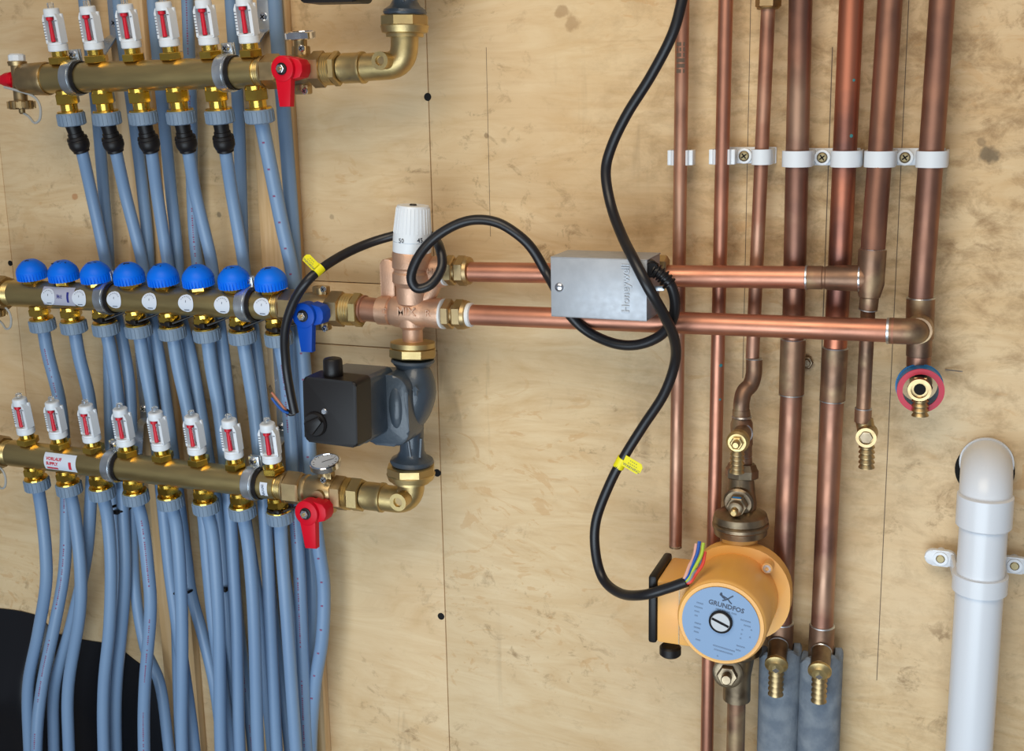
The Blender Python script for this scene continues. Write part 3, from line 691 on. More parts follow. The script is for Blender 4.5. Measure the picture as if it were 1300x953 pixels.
def iso_valve(name, label, ln, k, col, lvname, gaugeup=None, levp=None, lean=0):
    """k: list of px positions: nut0, nut1, body1, hex1, thr1, hexb, end"""
    p0 = ln.at(k[0]); t = thing('ball_valve', label, 'valve', p0)
    b = B(); chain(b, ln, [(k[0], 20), (k[0]+1, 22), (k[1]-2, 22), (k[1], 20)], 6, UP); chain(b, ln, [(k[0]-2, 20.5), (k[0]+.5, 20.5)], 32); part(t, 'union_nut', b, BRN)
    b = B(); chain(b, ln, [(k[1]-1, 17), (k[1]+2, 19), (k[1]+5, 19), (k[1]+7, 17.5), (k[1]+14, 19.5), (k[1]+26, 20.5), (k[1]+36, 20), (k[2], 18)], 32)
    c = ln.at(gaugeup[0]-1 if gaugeup else 409); up_ = UP
    cyl(b, c-up_*.024, c+up_*.026, .0085, 20); box(b, c, (.010, .006, .028), None, .002)
    cyl(b, c, c+OUT*.024, .0085, 20); part(t, 'valve_body', b, BRN)
    b = B(); chain(b, ln, [(k[2]-1, 21), (k[2]+1, 23), (k[3]-1, 23), (k[3], 21)], 6, UP); part(t, 'hexagon_end', b, BRN)
    b = B(); chain(b, ln, threads(k[3], k[4], 20, 4), 32); part(t, 'threaded_tail', b, BRC)
    b = B(); chain(b, ln, [(k[4], 20), (k[4]+1, 22), (k[5]-1, 22), (k[5], 20)], 6, UP); part(t, 'tail_nut', b, BRC)
    lever(t, levp, col, lvname, None, lean)
    if gaugeup:
        gx, gy, tl = gaugeup; g0 = P(gx, gy, ln.A[2]); g0.x = c.x; zz = (UP+OUT*tl).normalized(); base = c+UP*.015
        b = B(); cyl(b, base, g0-zz*.004, .0078, 20); part(t, 'gauge_stem', b, BRN)
        b = B(); R0 = sz(g0, 20 if tl < .3 else 17.5); lathe(b, g0-zz*.005, zz, [(0, R0*.6), (.001, R0-.001), (.002, R0), (.0085, R0), (.0095, R0-.001), (.0095, R0-.0025), (.008, R0-.003)], 36); dl = part(t, 'temperature_gauge', b, CHR)
        b = B(); lathe(b, g0+zz*.0032, zz, [(0, R0-.0028), (.0004, R0-.0028)], 36); f = part(dl, 'dial_face', b, PAP)
        b = B(); x, y, z3 = frame(zz); m = Matrix((x, y, z3)).transposed()
        for i in range(12):
            a = rad(-40+i*24); u = x*math.cos(a)+y*math.sin(a); box(b, g0+zz*.0039+u*(R0-.0055), (.0012, .0003, .0001), Matrix((u, z3.cross(u), z3)).transposed())
        u = (x*.7+y*.7).normalized(); box(b, g0+zz*.004+u*R0*.2, (R0*.4, .0004, .0001), Matrix((u, z3.cross(u), z3)).transposed()); part(dl, 'dial_marks', b, INKK)
    return t

# upper run: valve, barrel, elbow
lT = Ln((338, 91, .100), (500, 84, .098))
v1 = iso_valve('v', 'brass ball valve with red lever and top-mounted dial, on the upper manifold', lT, (338, 357, 398, 413, 424, 432), RED, 'red_lever', (384.5, 45, .12), P(367, 87.5, .126))
lug_screw(v1, 383.5, 61.5, .118); lug_screw(v1, 387.5, 115.5, .118)
def elbow(label, ln, xs, hx, vtop, corner, hexy, port, rr=(19, 17.5)):
    t = thing('brass_elbow', label, 'pipe fitting', P(*corner))
    b = B(); chain(b, ln, [(xs[0], 16), (xs[0]+3, 16), (xs[0]+4, rr[0]), (xs[1]-2, rr[0]), (xs[1], rr[0]+1.2), (xs[1]+3, rr[0]+1), (xs[1]+4, rr[1])], 36)
    a = ln.at(xs[1]+2); c = P(*corner); v = P(*vtop); r0 = sz(c, rr[1]); pts = [a]
    k = .021; d1 = (a-c).normalized(); d2 = (v-c).normalized()
    for i in range(9): 
        u = i/8; pts.append((c+d1*k)*(1-u)**2+c*2*u*(1-u)+(c+d2*k)*u*u)
    pts.append(v); tube(b, pts, r0, 28, sm=False); part(t, 'elbow_body', b, BRC)
    pp = P(*port); b = B(); cyl(b, pp+UP*0+(-OUT)*.02, pp+OUT*.004, sz(pp, 10.5), 28); ring(b, pp+OUT*.004, OUT, sz(pp, 6.2), sz(pp, 11.5), .004, 28); 
    s_ = part(t, 'port_boss', b, BRC)
    b = B(); cyl(b, pp+OUT*.0035, pp+OUT*.0045, sz(pp, 5), 20); part(s_, 'port_plug', b, BRN)
    w0 = P(vtop[0], hexy[0], vtop[2]); w1 = P(vtop[0]-.5, hexy[1], vtop[2]); z = (w1-w0)
    b = B(); turn(b, w0, w1, [(0, 24), (.15, 24), (.2, 29), (.5, 31), (.55, 30)], 36); turn(b, w0.lerp(w1, .5), w1, [(0, 29), (.1, 31.5), (.9, 31.5), (1, 29)], 8, XX); part(t, 'flange_nut', b, BRC)
    return t
elbow('brass elbow rising to the pump at the top edge, right of the upper red lever', lT, (433, 459), None, (514, 38, .098), (513, 82, .098), (47, 19), (486, 77, .122))

lB = Ln((366, 618, .100), (510, 634, .096))
v2 = iso_valve('v', 'brass ball valve with red lever and dial, on the lowest manifold', lB, (366, 386, 427, 440, 447, 461), RED, 'red_lever', (416.5, 589, .25), P(396.5, 646.5, .126), .06)
lug_screw(v2, 411, 609, .118); lug_screw(v2, 416, 652, .118)
elbow('brass elbow rising into the dark grey pump, at the end of the lowest manifold', lB, (462, 484), None, (522, 612, .092), (522, 636, .094), (611, 590), (508.5, 635, .118), (18, 17))

lM = Ln((360, 388, .080), (520, 397, .083))
v3 = iso_valve('v', 'brass ball valve with blue lever, on the blue-capped manifold', lM, (362, 379, 421, 437, 450, 460), BLUH, 'blue_lever', None, P(393, 398, .108), .02)
lug_screw(v3, 411, 367, .100); lug_screw(v3, 413, 417, .100)

# far-left fittings
def fill_valve(label, x, y, d, withred=True, sc=1.0):
    """little drain/vent assembly closing the left end of a manifold"""
    p = P(x, y, d); t = thing('drain_cock', label, 'valve', p); s1 = sz(p, 1)*sc
    b = B(); cyl(b, p-UP*28*s1, p+UP*20*s1, 8.5*s1, 24); lathe(b, p, XX, [(0, 8*s1), (6*s1, 9*s1), (10*s1, 17*s1), (14*s1, 19*s1)], 28)
    part(t, 'cock_body', b, BRO if not withred else BRN)
    b = B(); lathe(b, p+UP*17*s1, UP, [(0, 11*s1), (5*s1, 12*s1), (6*s1, 10*s1)], 24); c_ = part(t, 'vent_collar', b, BRN)
    b = B(); lathe(b, p+UP*23*s1, UP, [(0, 10.5*s1), (7*s1, 10.5*s1), (9*s1, 8*s1)], 10); part(t, 'white_cap', b, WHT)
    b = B(); lathe(b, p-UP*37*s1, UP, [(0, 14*s1), (2*s1, 16*s1), (9*s1, 16*s1), (11*s1, 14*s1)], 24)
    for i in range(14):
        a = i/14*2*math.pi; u = Vector((math.cos(a), math.sin(a), 0)); box(b, p-UP*31.5*s1+u*16*s1, (1.2*s1, 1.6*s1, 4.5*s1), Matrix((u, UP.cross(u), UP)).transposed())
    lathe(b, p-UP*43*s1, UP, [(0, 2.5*s1), (2*s1, 4*s1), (6*s1, 4*s1)], 14); part(t, 'wheel_cap', b, BRN)
    b = B(); q = p-UP*41*s1; tube(b, [q, q+Vector((10*s1, 0, -5*s1)), q+Vector((22*s1, -.004, -13*s1)), q+Vector((33*s1, -.006, -8*s1)), q+Vector((35*s1, -.006, 8*s1)), q+Vector((26*s1, -.006, 20*s1)), q+Vector((8*s1, -.012, 27*s1)), q+Vector((-12*s1, -.014, 32*s1))], 1.6*s1, 8); part(t, 'cap_strap', b, NYL)
    if withred:
        b = B(); lathe(b, p-XX*8*s1, -XX, [(0, 6*s1), (3*s1, 10*s1), (12*s1, 9*s1), (20*s1, 6*s1), (24*s1, 5*s1)], 20); part(t, 'red_cap', b, RED)
    return t
fill_valve('brass drain cock with white, red and ribbed caps closing the upper manifold', 24, 101, .100)
b = B(); chain(b, TOP, [(30, 18), (33, 19.5), (50, 20.5), (60, 21), (62, 20)], 32); 
mt = thing('end_union', 'brass end cap on the left end of the upper manifold', 'pipe fitting', TOP.at(45)); part(mt, 'union_body', b, BRN)
# hide thread inside: visible thread ring
fill_valve('brass drain cock with a clear strap at the left end of the blue-capped manifold', -9, 370, .080, False, .86)
b = B(); chain(b, MID, [(-20, 20), (-18, 22), (8, 22), (10, 20)], 8, UP); solo('end_union', b, BRN, 'brass union nut on the left end of the blue-capped manifold', 'pipe fitting')
b = B(); chain(b, BOT, [(-20, 20), (-18, 22), (2, 22), (7, 19)], 8, UP); solo('end_union', b, BRN, 'brass union nut on the left end of the lowest manifold', 'pipe fitting')
fill_valve('brass drain cock at the left end of the lowest manifold', -16, 572, .100, False, .86)

# ================================================================= MIXING VALVE
dM = .083
mv = thing('mixing_valve', 'gunmetal thermostatic mixing valve with white knob above the dark grey pump', 'valve', P(520, 397, dM))
b = B()
A = P(522.5, 319, dM); Z = P(523.5, 384, dM)
turn(b, A, Z, [(0, 24), (.03, 25), (.3, 25), (.34, 23), (.38, 23), (.42, 25), (.58, 25), (.68, 20.5), (1, 20)], 36)
lH = Ln((482, 394, dM), (566, 398, dM))
chain(b, lH, [(481, 15), (482, 18), (496, 18), (498, 15.5), (502, 15.5)], 32)
chain(b, lH, [(496, 14), (499, 18), (504, 20), (534, 20), (539, 18.5), (545, 18.5), (560, 19.5), (562, 19)], 36)
turn(b, P(523.5, 400, dM), P(524, 436, .086), [(0, 19), (.4, 17), (.5, 13), (.9, 13), (1, 16)], 32)
# upper inlet: flared branch with sloping web
lU = Ln((532, 343, .070), (566, 345, .070))
chain(b, lU, [(526, 12), (536, 16), (548, 19), (563, 20), (565, 19)], 32)
tube(b, [P(534, 383, dM), P(546, 372, .078), P(553, 356, .072)], sz(A, 10), 16)
# flat back leg on the left
prism(b, rrect(sz(A, 20), sz(A, 62), sz(A, 7)), -.010, .010, face_at(P(496.5, 358, dM-.012)), .002)
part(mv, 'valve_body', b, GUN)
b = B()
text(b, 'MIX', sz(A, 15), face_at(P(515.5, 396, dM+.0188)), .0010, bold=.0003)
text(b, 'C', sz(A, 12), face_at(P(487.5, 395.5, dM+.0170)), .0008); text(b, 'H', sz(A, 12), face_at(P(546, 345, .0885)), .0010); text(b, 'R', sz(A, 12), face_at(P(543, 398, dM+.0182)), .0008)
part(mv, 'raised_letters', b, GUN)
b = B(); H0 = P(523, 319.5, dM); H1 = P(524.5, 260.5, dM)
turn(b, H0, H1, [(0, 24), (.01, 24.6), (.22, 24.6), (.225, 23.8), (.235, 23.8), (.24, 24.8), (.33, 24.6), (.97, 21), (1, 20)], 48)
x, y, zz = frame(H1-H0)
for i in range(30):
    a = 2*math.pi*i/30; u = x*math.cos(a)+y*math.sin(a); bb0 = H0.lerp(H1, .42)+u*sz(H0, 24.0); bb1 = H0.lerp(H1, .95)+u*sz(H0, 21.0); cyl(b, bb0, bb1, sz(H0, .5), 6)
hd = part(mv, 'temperature_knob', b, WHT, 'white temperature knob')
b = B()
for dx, tx in ((-9, '50'), (14, '45')):
    a = math.asin(dx/24.5)+.24; q = P(523.5, 303, dM); nrm = (OUT*math.cos(a)+XX*math.sin(a)).normalized(); m = Matrix((UP.cross(nrm), UP, nrm)).transposed().to_4x4(); m.translation = q+nrm*sz(q, 24.9); text(b, tx, sz(q, 8), m, .0002)
part(hd, 'knob_numbers', b, INKK)
b = B(); lathe(b, H1, H1-H0, [(0, sz(H1, 5)), (.0016, sz(H1, 4))], 16); part(hd, 'knob_screw', b, BLK)
def compression(par, ln, x0, tape2=False):
    b = B(); chain(b, ln, [(x0-1.5, 19), (x0+1.5, 19.5), (x0+2, 18)], 30); part(par, 'tape_ring', b, PTFE, 'white thread tape')
    b = B(); chain(b, ln, [(x0+2, 17.5), (x0+3.5, 19.5), (x0+11, 19.5), (x0+12.5, 17.5)], 6, UP); part(par, 'inner_nut', b, BRN)
    b = B(); chain(b, ln, [(x0+12, 14), (x0+16, 14)], 24); chain(b, ln, [(x0+15, 17), (x0+17, 19.5), (x0+26, 19.5), (x0+28, 17)], 6, UP); chain(b, ln, [(x0+27, 18.5), (x0+31, 17.5), (x0+32, 14.5)], 30); part(par, 'compression_nut', b, BRN)
    if tape2: b = B(); chain(b, ln, [(x0+30, 15), (x0+36, 15.5), (x0+37, 13.5)], 24); part(par, 'tape_ring', b, PTFE, 'white thread tape')
lU2 = Ln((563, 343, .070), (1095, 354, .062)); lL2 = Ln((560, 398, dM), (1165, 421, .088))
compression(mv, lU2, 565.5); compression(mv, lL2, 563, True)
lN = Ln((461, 391.8, .082), (482, 394, dM))
b = B(); chain(b, lN, [(458, 14), (461, 17.5), (463, 17.5), (464, 15.5), (482, 15.5)], 30); part(mv, 'copper_tail', b, COM)
b = B(); a = P(524, 433, .087); c = P(524, 453, .088)
turn(b, a, c, [(0, 25), (.05, 28.5), (.35, 28.5), (.4, 27)], 36); turn(b, a.lerp(c, .38), c, [(0, 28), (.1, 31), (.85, 31), (1, 28.5)], 8, XX); part(mv, 'pump_union', b, BRC)

# ================================================================= GREY PUMP (and its twin at the top edge)
def grey_pump(label, shift, bs=Vector((0, 0, 0))):
    dP = .089
    ot = P(524, 455, dP)+shift; obt = P(523, 588, dP)+shift
    t = thing('circulation_pump', label, 'pump', obt); L = (ot-obt).length
    b = B(); s1 = sz(ot, 1)
    lathe(b, obt, ot-obt, [(0, 27*s1), (.003, 28.5*s1), (.006, 27*s1), (.010, 20*s1), (.016, 16*s1), (.03, 15*s1), (.045, 15*s1), (.065, 16*s1), (L-.03, 16*s1), (L-.018, 17*s1), (L-.012, 20*s1), (L-.006, 25*s1), (L-.003, 28*s1), (L, 27*s1)], 40)
    # volute belly, swollen on the right
    c = P(530, 499, dP+.006)+shift
    sp = bmesh.new(); bmesh.ops.create_uvsphere(sp, u_segments=32, v_segments=20, radius=1)
    for v in sp.verts:
        k = v.co.copy(); w_ = 23.5*s1*(1-.3*max(0, -k.z)); v.co = Vector((k.x*w_, k.y*27*s1, k.z*44*s1))
    join(b, sp, Matrix.Translation(c))
    sp = bmesh.new(); bmesh.ops.create_uvsphere(sp, u_segments=28, v_segments=16, radius=1)
    for v in sp.verts: v.co = Vector((v.co.x*12*s1, v.co.y*13*s1, v.co.z*34*s1))
    join(b, sp, Matrix.Translation(P(506, 516, dP+.036)+shift))
    # ribs at the neck
    for dx in (-9, 8): q = P(527+dx*.7, 568, dP+.014)+shift; cyl(b, q-UP*.012, q+UP*.012+XX*dx*.0003, .0022, 8)
    # square-ish mounting face behind the motor
    cf = P(503, 512, dP+.010)+shift
    prism(b, rrect(70*s1, 92*s1, 22*s1, 8), -.006, .034, face_at(cf), .004)
    part(t, 'pump_housing', b, PGR)
    b = B(); cm = P(431, 521, .184)+shift
    prism(b, rrect(74*s1, 82*s1, 9*s1, 8), -.070, -.004, face_at(cm), .003); prism(b, rrect(71*s1, 78*s1, 6*s1, 8), -.006, .012, face_at(cm), .001)
    part(t, 'motor_casing', b, PGR)
    b = B(); s2 = sz(P(424, 519, dP+.112), 1); q = P(419, 523, dP+.132)+shift+bs
    prism(b, rrect(76*s2, 85*s2, 6*s2, 5), -.034, .0, face_at(q, rad(-1.5)), .003, 3); bx = part(t, 'control_box', b, BLK, 'black plastic control box')
    b = B(); kn = P(401, 538, dP+.132)+shift+bs; lathe(b, kn, OUT, [(0, 16*s2), (.002, 16*s2), (.0045, 14*s2)], 30)
    mk = face_at(kn, rad(38)); prism(b, [(-13*s2, 0), (-8*s2, 9*s2), (14*s2, 4*s2), (14*s2, -4*s2), (-8*s2, -9*s2)][::-1], .003, .009, mk, .001); part(bx, 'speed_dial', b, BLK)
    b = B(); sw = P(412, 522, dP+.132)+shift+bs; screw_head(b, sw, OUT, 4.2*s2, .0022); part(bx, 'cover_screw', b, ZNC)
    g = P(423.5, 482, dP+.115)+shift+bs; b = B(); cyl(b, g, g+UP*.005, 15*s2, 30, bev=.001); lathe(b, g+UP*.004, UP, [(0, 12*s2), (.001, 12.5*s2), (.019, 12*s2), (.021, 11*s2), (.022, 8*s2)], 12); part(bx, 'cable_gland', b, BLK)
    b = B(); m = face_at(P(528, 497, dP+.0345)+shift); prism(b, [(-.002, -.005), (.002, -.005), (.002, .002), (.0045, .002), (0, .007), (-.0045, .002), (-.002, .002)], 0, .0012, m); 
    m = face_at(P(491, 532, dP+.0725)+shift); part(t, 'flow_arrow', b, PGR)
    return t
grey_pump('dark grey circulation pump with black control box below the mixing valve', Vector((0, 0, 0)))
sh = P(514, 19, .098)-P(523, 588, .089)
grey_pump('dark pump with black box cut off by the top edge of the photo', sh, Vector((.012, 0, -.052)))

# ================================================================= COPPER PIPES
def cpipe(label, pts, r, m, name='copper_pipe'):
    t = thing(name, label, 'pipe', pts[-1]); b = B(); tube(b, pts, r, 28, 6, sm=False); part(t, 'pipe_run', b, m); return t
def sleeve(t, ln, x0, x1, r, m=None, name='soldered_coupling', vert=True, solder=(True, True)):
    """x0,x1 are pixel rows (vert) on a polyline function ln(y)"""
    a, c = ln(x0), ln(x1); b = B(); z = c-a; L = z.length
    lathe(b, a, z, [(0, r-.0008), (.0008, r), (L-.0008, r), (L, r-.0008)], 30); o = part(t, name, b, m or COA)
    for k, q, s in ((0, a, -1), (1, c, 1)):
        if solder[k]: b = B(); zz = z.normalized(); lathe(b, q-zz*.0009, zz, [(0, r-.0012), (.0006, r-.0001), (.0016, r+.0002), (.002, r-.0006)], 26); part(o, 'solder_ring', b, SOL)
    return o
def vline(*nodes):
    """nodes (px,py,d) -> function of py"""
    def f(y):
        for a, b_ in zip(nodes, nodes[1:]):
            if y <= b_[1] or b_ is nodes[-1]:
                k = (y-a[1])/(b_[1]-a[1]); return P(a[0]+(b_[0]-a[0])*k, y, a[2]+(b_[2]-a[2])*k)
    return f
def top_ext(p): return p+UP*.55
rs, rl = .0076, .0126
# 1: ends open above the yellow pump
f1 = vline((866.5, 0, .030), (857.5, 692, .030))
t = cpipe('thin copper pipe ending open above the orange-yellow pump, leftmost upright', [top_ext(f1(0)), f1(0), f1(350), f1(692)], rs, COM)
b = B(); e = f1(692); ring(b, e-UP*.001, -UP, rs*.86, rs*1.0, .0015, 24); cyl(b, e+UP*.0, e-UP*.0004, rs*.85); part(t, 'open_end', b, COA)
b = B(); q = f1(75); m = Matrix.Translation(q); 
for i in range(6):
    for j in range(5):
        if random.random() < .75: 
            a = -.5+j*.26; u = Vector((math.sin(a), -math.cos(a), 0)); z0 = q.z+.016-i*.0058; o = Vector((q.x, q.y, z0))+u*(rs+.00005); box(b, o, (.0009, .00008, .0020), Matrix((u.cross(UP), u, UP)).transposed())
part(t, 'stamped_print', b, PENCIL)['kind'] = 'stuff'
# 2
f2 = vline((921.5, 0, .030), (906, 680, .030), (900, 790, .030))
cpipe('bright thin copper pipe running down behind the orange-yellow pump', [top_ext(f2(0)), f2(0), f2(200), f2(450), f2(680), f2(790), f2(790)-UP*.6+UP*0], rs*1.03, COP)
# 3
f3 = vline((974, 38, .030), (955, 460, .030))
p3 = thing('copper_pipe', 'thin copper pipe with brass nut on top and a bend at its foot', 'pipe', f3(460))
b = B(); e0 = f3(12); tube(b, [top_ext(e0), e0, f3(38), f3(250), f3(455)], rs, 28, sm=False); part(p3, 'pipe_run', b, COM)
b = B(); turn(b, P(976, -8, .030), P(975, 10, .030), [(0, 15), (.1, 16.5), (.9, 16.5), (1, 14)], 6, XX); lathe(b, P(975, 9, .03), -UP, [(0, .0115), (.001, .0122), (.0025, .011)], 24); part(p3, 'brass_nut', b, BRN)
bp3 = [P(957.5, 455, .030), P(957, 474, .031), P(953, 488, .034), P(945, 497, .040), P(941.5, 510, .044), P(941, 524, .045)]
b = B(); tube(b, bp3, .0092, 26, 6); o = part(p3, 'offset_bend', b, COA)
for q, q2 in ((bp3[0], bp3[1]), (bp3[-1], bp3[-2])):
    b = B(); z = (q2-q).normalized(); lathe(b, q-z*.001, z, [(0, .0085), (.001, .0097), (.0025, .0090)], 26); part(o, 'solder_ring', b, SOL)
# 4
f4 = vline((1016.5, 0, .035), (1006, 470, .035), (991, 812, .035))
t4 = cpipe('thick copper pipe beside the pump, fourth of the upright pipes from left', [top_ext(f4(0)), f4(0), f4(250), f4(470), f4(640), f4(812)], rl*.98, COT)
sleeve(t4, f4, 430, 500, rl+.0014); 
sleeve(t4, f4, 789, 822, rl+.0018)
# 5
f5 = vline((1081, 0, .035), (1066, 340, .035), (1057, 500, .035), (1042, 830, .035))
t5 = cpipe('thick reddish copper pipe, fifth of the upright pipes from left', [top_ext(f5(0)), f5(0), f5(200), f5(340), f5(475)], rl, CRED)
b = B(); tube(b, [f5(475), f5(500), f5(700), f5(830)], rl, 28, sm=False); part(t5, 'pipe_run', b, COT)
sleeve(t5, f5, 441, 508, rl+.0014)
sleeve(t5, f5, 793, 835, rl+.0018)
# 6
f6 = vline((1130, 0, .037), (1117, 200, .040), (1108, 318, .062), (1106, 352, .064))
t6 = cpipe('thick copper pipe that tees into the upper level pipe and narrows to a hose tail', [top_ext(f6(0)), f6(0), f6(200), f6(318), f6(352)], rl, COT)
f6b = vline((1108, 316, .062), (1107, 360, .064), (1103.5, 378, .064), (1102, 394, .062), (1096, 520, .062))
b = B(); a = f6b(316); z = f6b(378)-a; L = z.length
lathe(b, a, z, [(0, rl+.0010), (.001, rl+.0018), (L*.72, rl+.0018), (L*.98, rs+.0035), (L, rs+.002)], 32); o = part(t6, 'tee_body', b, COA)
b = B(); lathe(b, a-z.normalized()*.0005, z, [(0, rl), (.0008, rl+.0014), (.0022, rl+.001)], 28); part(o, 'solder_ring', b, SOL)
b = B(); tube(b, [f6b(376), f6b(394), f6b(450), f6b(520)], rs*1.0, 24, sm=False); part(t6, 'narrow_leg', b, COA)
sleeve(t6, f6b, 374, 392, rs+.0022); sleeve(t6, f6b, 518, 536, rs+.0014, solder=(True, False))
def hose_tail(par, a, c, r, n=5):
    b = B(); pr = []; L = (Vector(c)-Vector(a)).length
    for i in range(n): pr += [(L*i/n, r*.8), (L*(i+.2)/n, r*.82), (L*(i+.75)/n, r*1.05), (L*(i+.9)/n, r*1.05)]
    lathe(b, a, Vector(c)-Vector(a), pr+[(L, r*.75)], 24); return part(par, 'hose_tail', b, BRN, 'ribbed brass hose tail')
q = P(1101, 551, .066); b = B(); cyl(b, P(1097, 532, .060), P(1100, 548, .062), .0095, 26); cyl(b, q-OUT*.008, q+OUT*.012, .0108, 28); ring(b, q+OUT*.012, OUT, .0075, .0108, .003, 28); dc = part(t6, 'drain_outlet', b, BRN)
b = B(); hexnut(b, q+OUT*.0122, OUT, .002, .007, cham=.0005); part(dc, 'square_stem', b, BRO)
hose_tail(t6, P(1100.5, 562, .072), P(1100, 594, .072), .0082)
# 7
f7 = vline((1196, 0, .040), (1182, 200, .040), (1169, 376, .042), (1166, 465, .043))
t7 = cpipe('thick copper pipe nearest the right, with a brass drain hanging below its elbow', [top_ext(f7(0)), f7(0), f7(200), f7(376), f7(465)], rl, COT)
sleeve(t7, f7, 378, 430, rl+.0020, solder=(True, False)); sleeve(t7, f7, 428, 452, rl+.0006, name='reducer', solder=(False, False))
b = B(); k0 = f7(412); k1 = P(1166, 420, .086); cyl(b, k0, k1, rl+.001, 28); part(t7, 'branch', b, COA)
b = B(); a = f7(452); c = P(1166, 482, .046); cyl(b, a, c, .0088, 24); o = part(t7, 'short_tail', b, COA)
b = B(); cyl(b, P(1166, 470, .045), P(1167, 484, .047), .0098, 24); qd = P(1169, 488, .060); cyl(b, qd-OUT*.015, qd+OUT*.022, .0112, 28); ring(b, qd+OUT*.022, OUT, .0088, .0118, .004, 28)
hexnut(b, qd+OUT*.008, OUT, .008, .0125); dr = part(t7, 'drain_outlet', b, BRN)
b = B(); cyl(b, qd+OUT*.0215, qd+OUT*.0228, .0060, 24); part(dr, 'bore', b, HOLE)
hose_tail(t7, P(1168.5, 497, .074), P(1168, 528, .074), .0084)
# ring hanging on the drain
cr = P(1168, 493, .062); t = thing('collar_ring', 'blue and red plastic ring hanging round the drain at the right-hand pipe', 'ring', cr)
R0 = sz(cr, 26.5); b = B(); nz = (OUT+XX*.12-UP*.05).normalized(); ring(b, cr-nz*.016, nz, R0-.0030, R0+.0014, .023, 48); torus(b, cr-nz*.010, nz, R0+.001, .0014, n=40, seg=8); part(t, 'blue_collar', b, RBL)
b = B(); ring(b, cr+nz*.007, nz, R0-.0040, R0+.0018, .0022, 48); part(t, 'red_face', b, RRD)

# small green spots of old flux
def spot(t, p, r, w_=.0012, h_=.0014):
    v = Vector((0, -DC, 0))-Vector((p.x, p.y, 0)); v.normalize(); v = (v*math.cos(.5)+Vector((-v.y, v.x, 0))*math.sin(.5)).normalized()
    b = B(); o = p+v*(r-.0001); lathe(b, o, v, [(0, w_), (.0003, w_*.8)], 9); part(t, 'green_spot', b, VERD)
p2 = [o for o in bpy.data.objects if o.get('label', '').startswith('bright thin copper')][0]
for y_, w_ in ((462, .0022), (505, .0015)): spot(p2, f2(y_), rs*1.03, w_)
for y_, w_ in ((102, .0016), (172, .0020)): spot(t5, f5(y_), rl, w_)
# level pipes
def hpipe(label, ln, xs, r, m):
    t = thing('copper_pipe', label, 'pipe', ln.at(xs[0])); b = B(); tube(b, [ln.at(x) for x in xs], r, 28, sm=False); part(t, 'pipe_run', b, m); return t
lU3 = Ln((835, 350, .068), (1095, 353, .064))
h1 = hpipe('upper level copper pipe from the mixing valve to the steel actuator box', Ln((594, 345, .070), (720, 347, .070)), (594, 650, 725), .0119, COP)
h1b = hpipe('upper level copper pipe right of the steel actuator box', lU3, (846, 940, 1030), .0123, COP)
b = B(); chain(b, lU3, [(1022, 14), (1024, 15), (1044, 15), (1045, 14.2), (1048, 14.2), (1049, 15), (1062, 16), (1075, 16.5), (1092, 17), (1100, 15)], 30); o = part(h1b, 'soldered_branch', b, COA)
for x_ in (1023, 1090):
    b = B(); chain(b, lU3, [(x_-1, 14), (x_, 16.2 if x_ < 1050 else 17.8), (x_+2, 16.2 if x_ < 1050 else 17.8), (x_+3, 14)], 26); part(o, 'solder_ring', b, SOL)
lL3 = Ln((600, 399.5, dM), (1166, 421, .088))
h2 = hpipe('lower level copper pipe from the mixing valve to the right-hand elbow', lL3, (597, 700, 850, 1000, 1140), .0122, COP)
b = B(); ek = P(1167, 421, .088); pts = [lL3.at(1127), lL3.at(1140)]
for i in range(9):
    u = i/8; a = lL3.at(1148); c = P(1168.5, 421, .088); e = P(1168, 418, .066); pts.append(a*(1-u)**2+c*2*u*(1-u)+e*u*u)
tube(b, pts, .0136, 28, sm=False); o = part(h2, 'elbow', b, COA)
for x_, m in ((1125, SOL), (1131, COM)):
    b = B(); chain(b, lL3, [(x_, 14), (x_+1, 16.8), (x_+4, 16.8), (x_+5, 14)], 26); part(o, 'solder_ring', b, m)

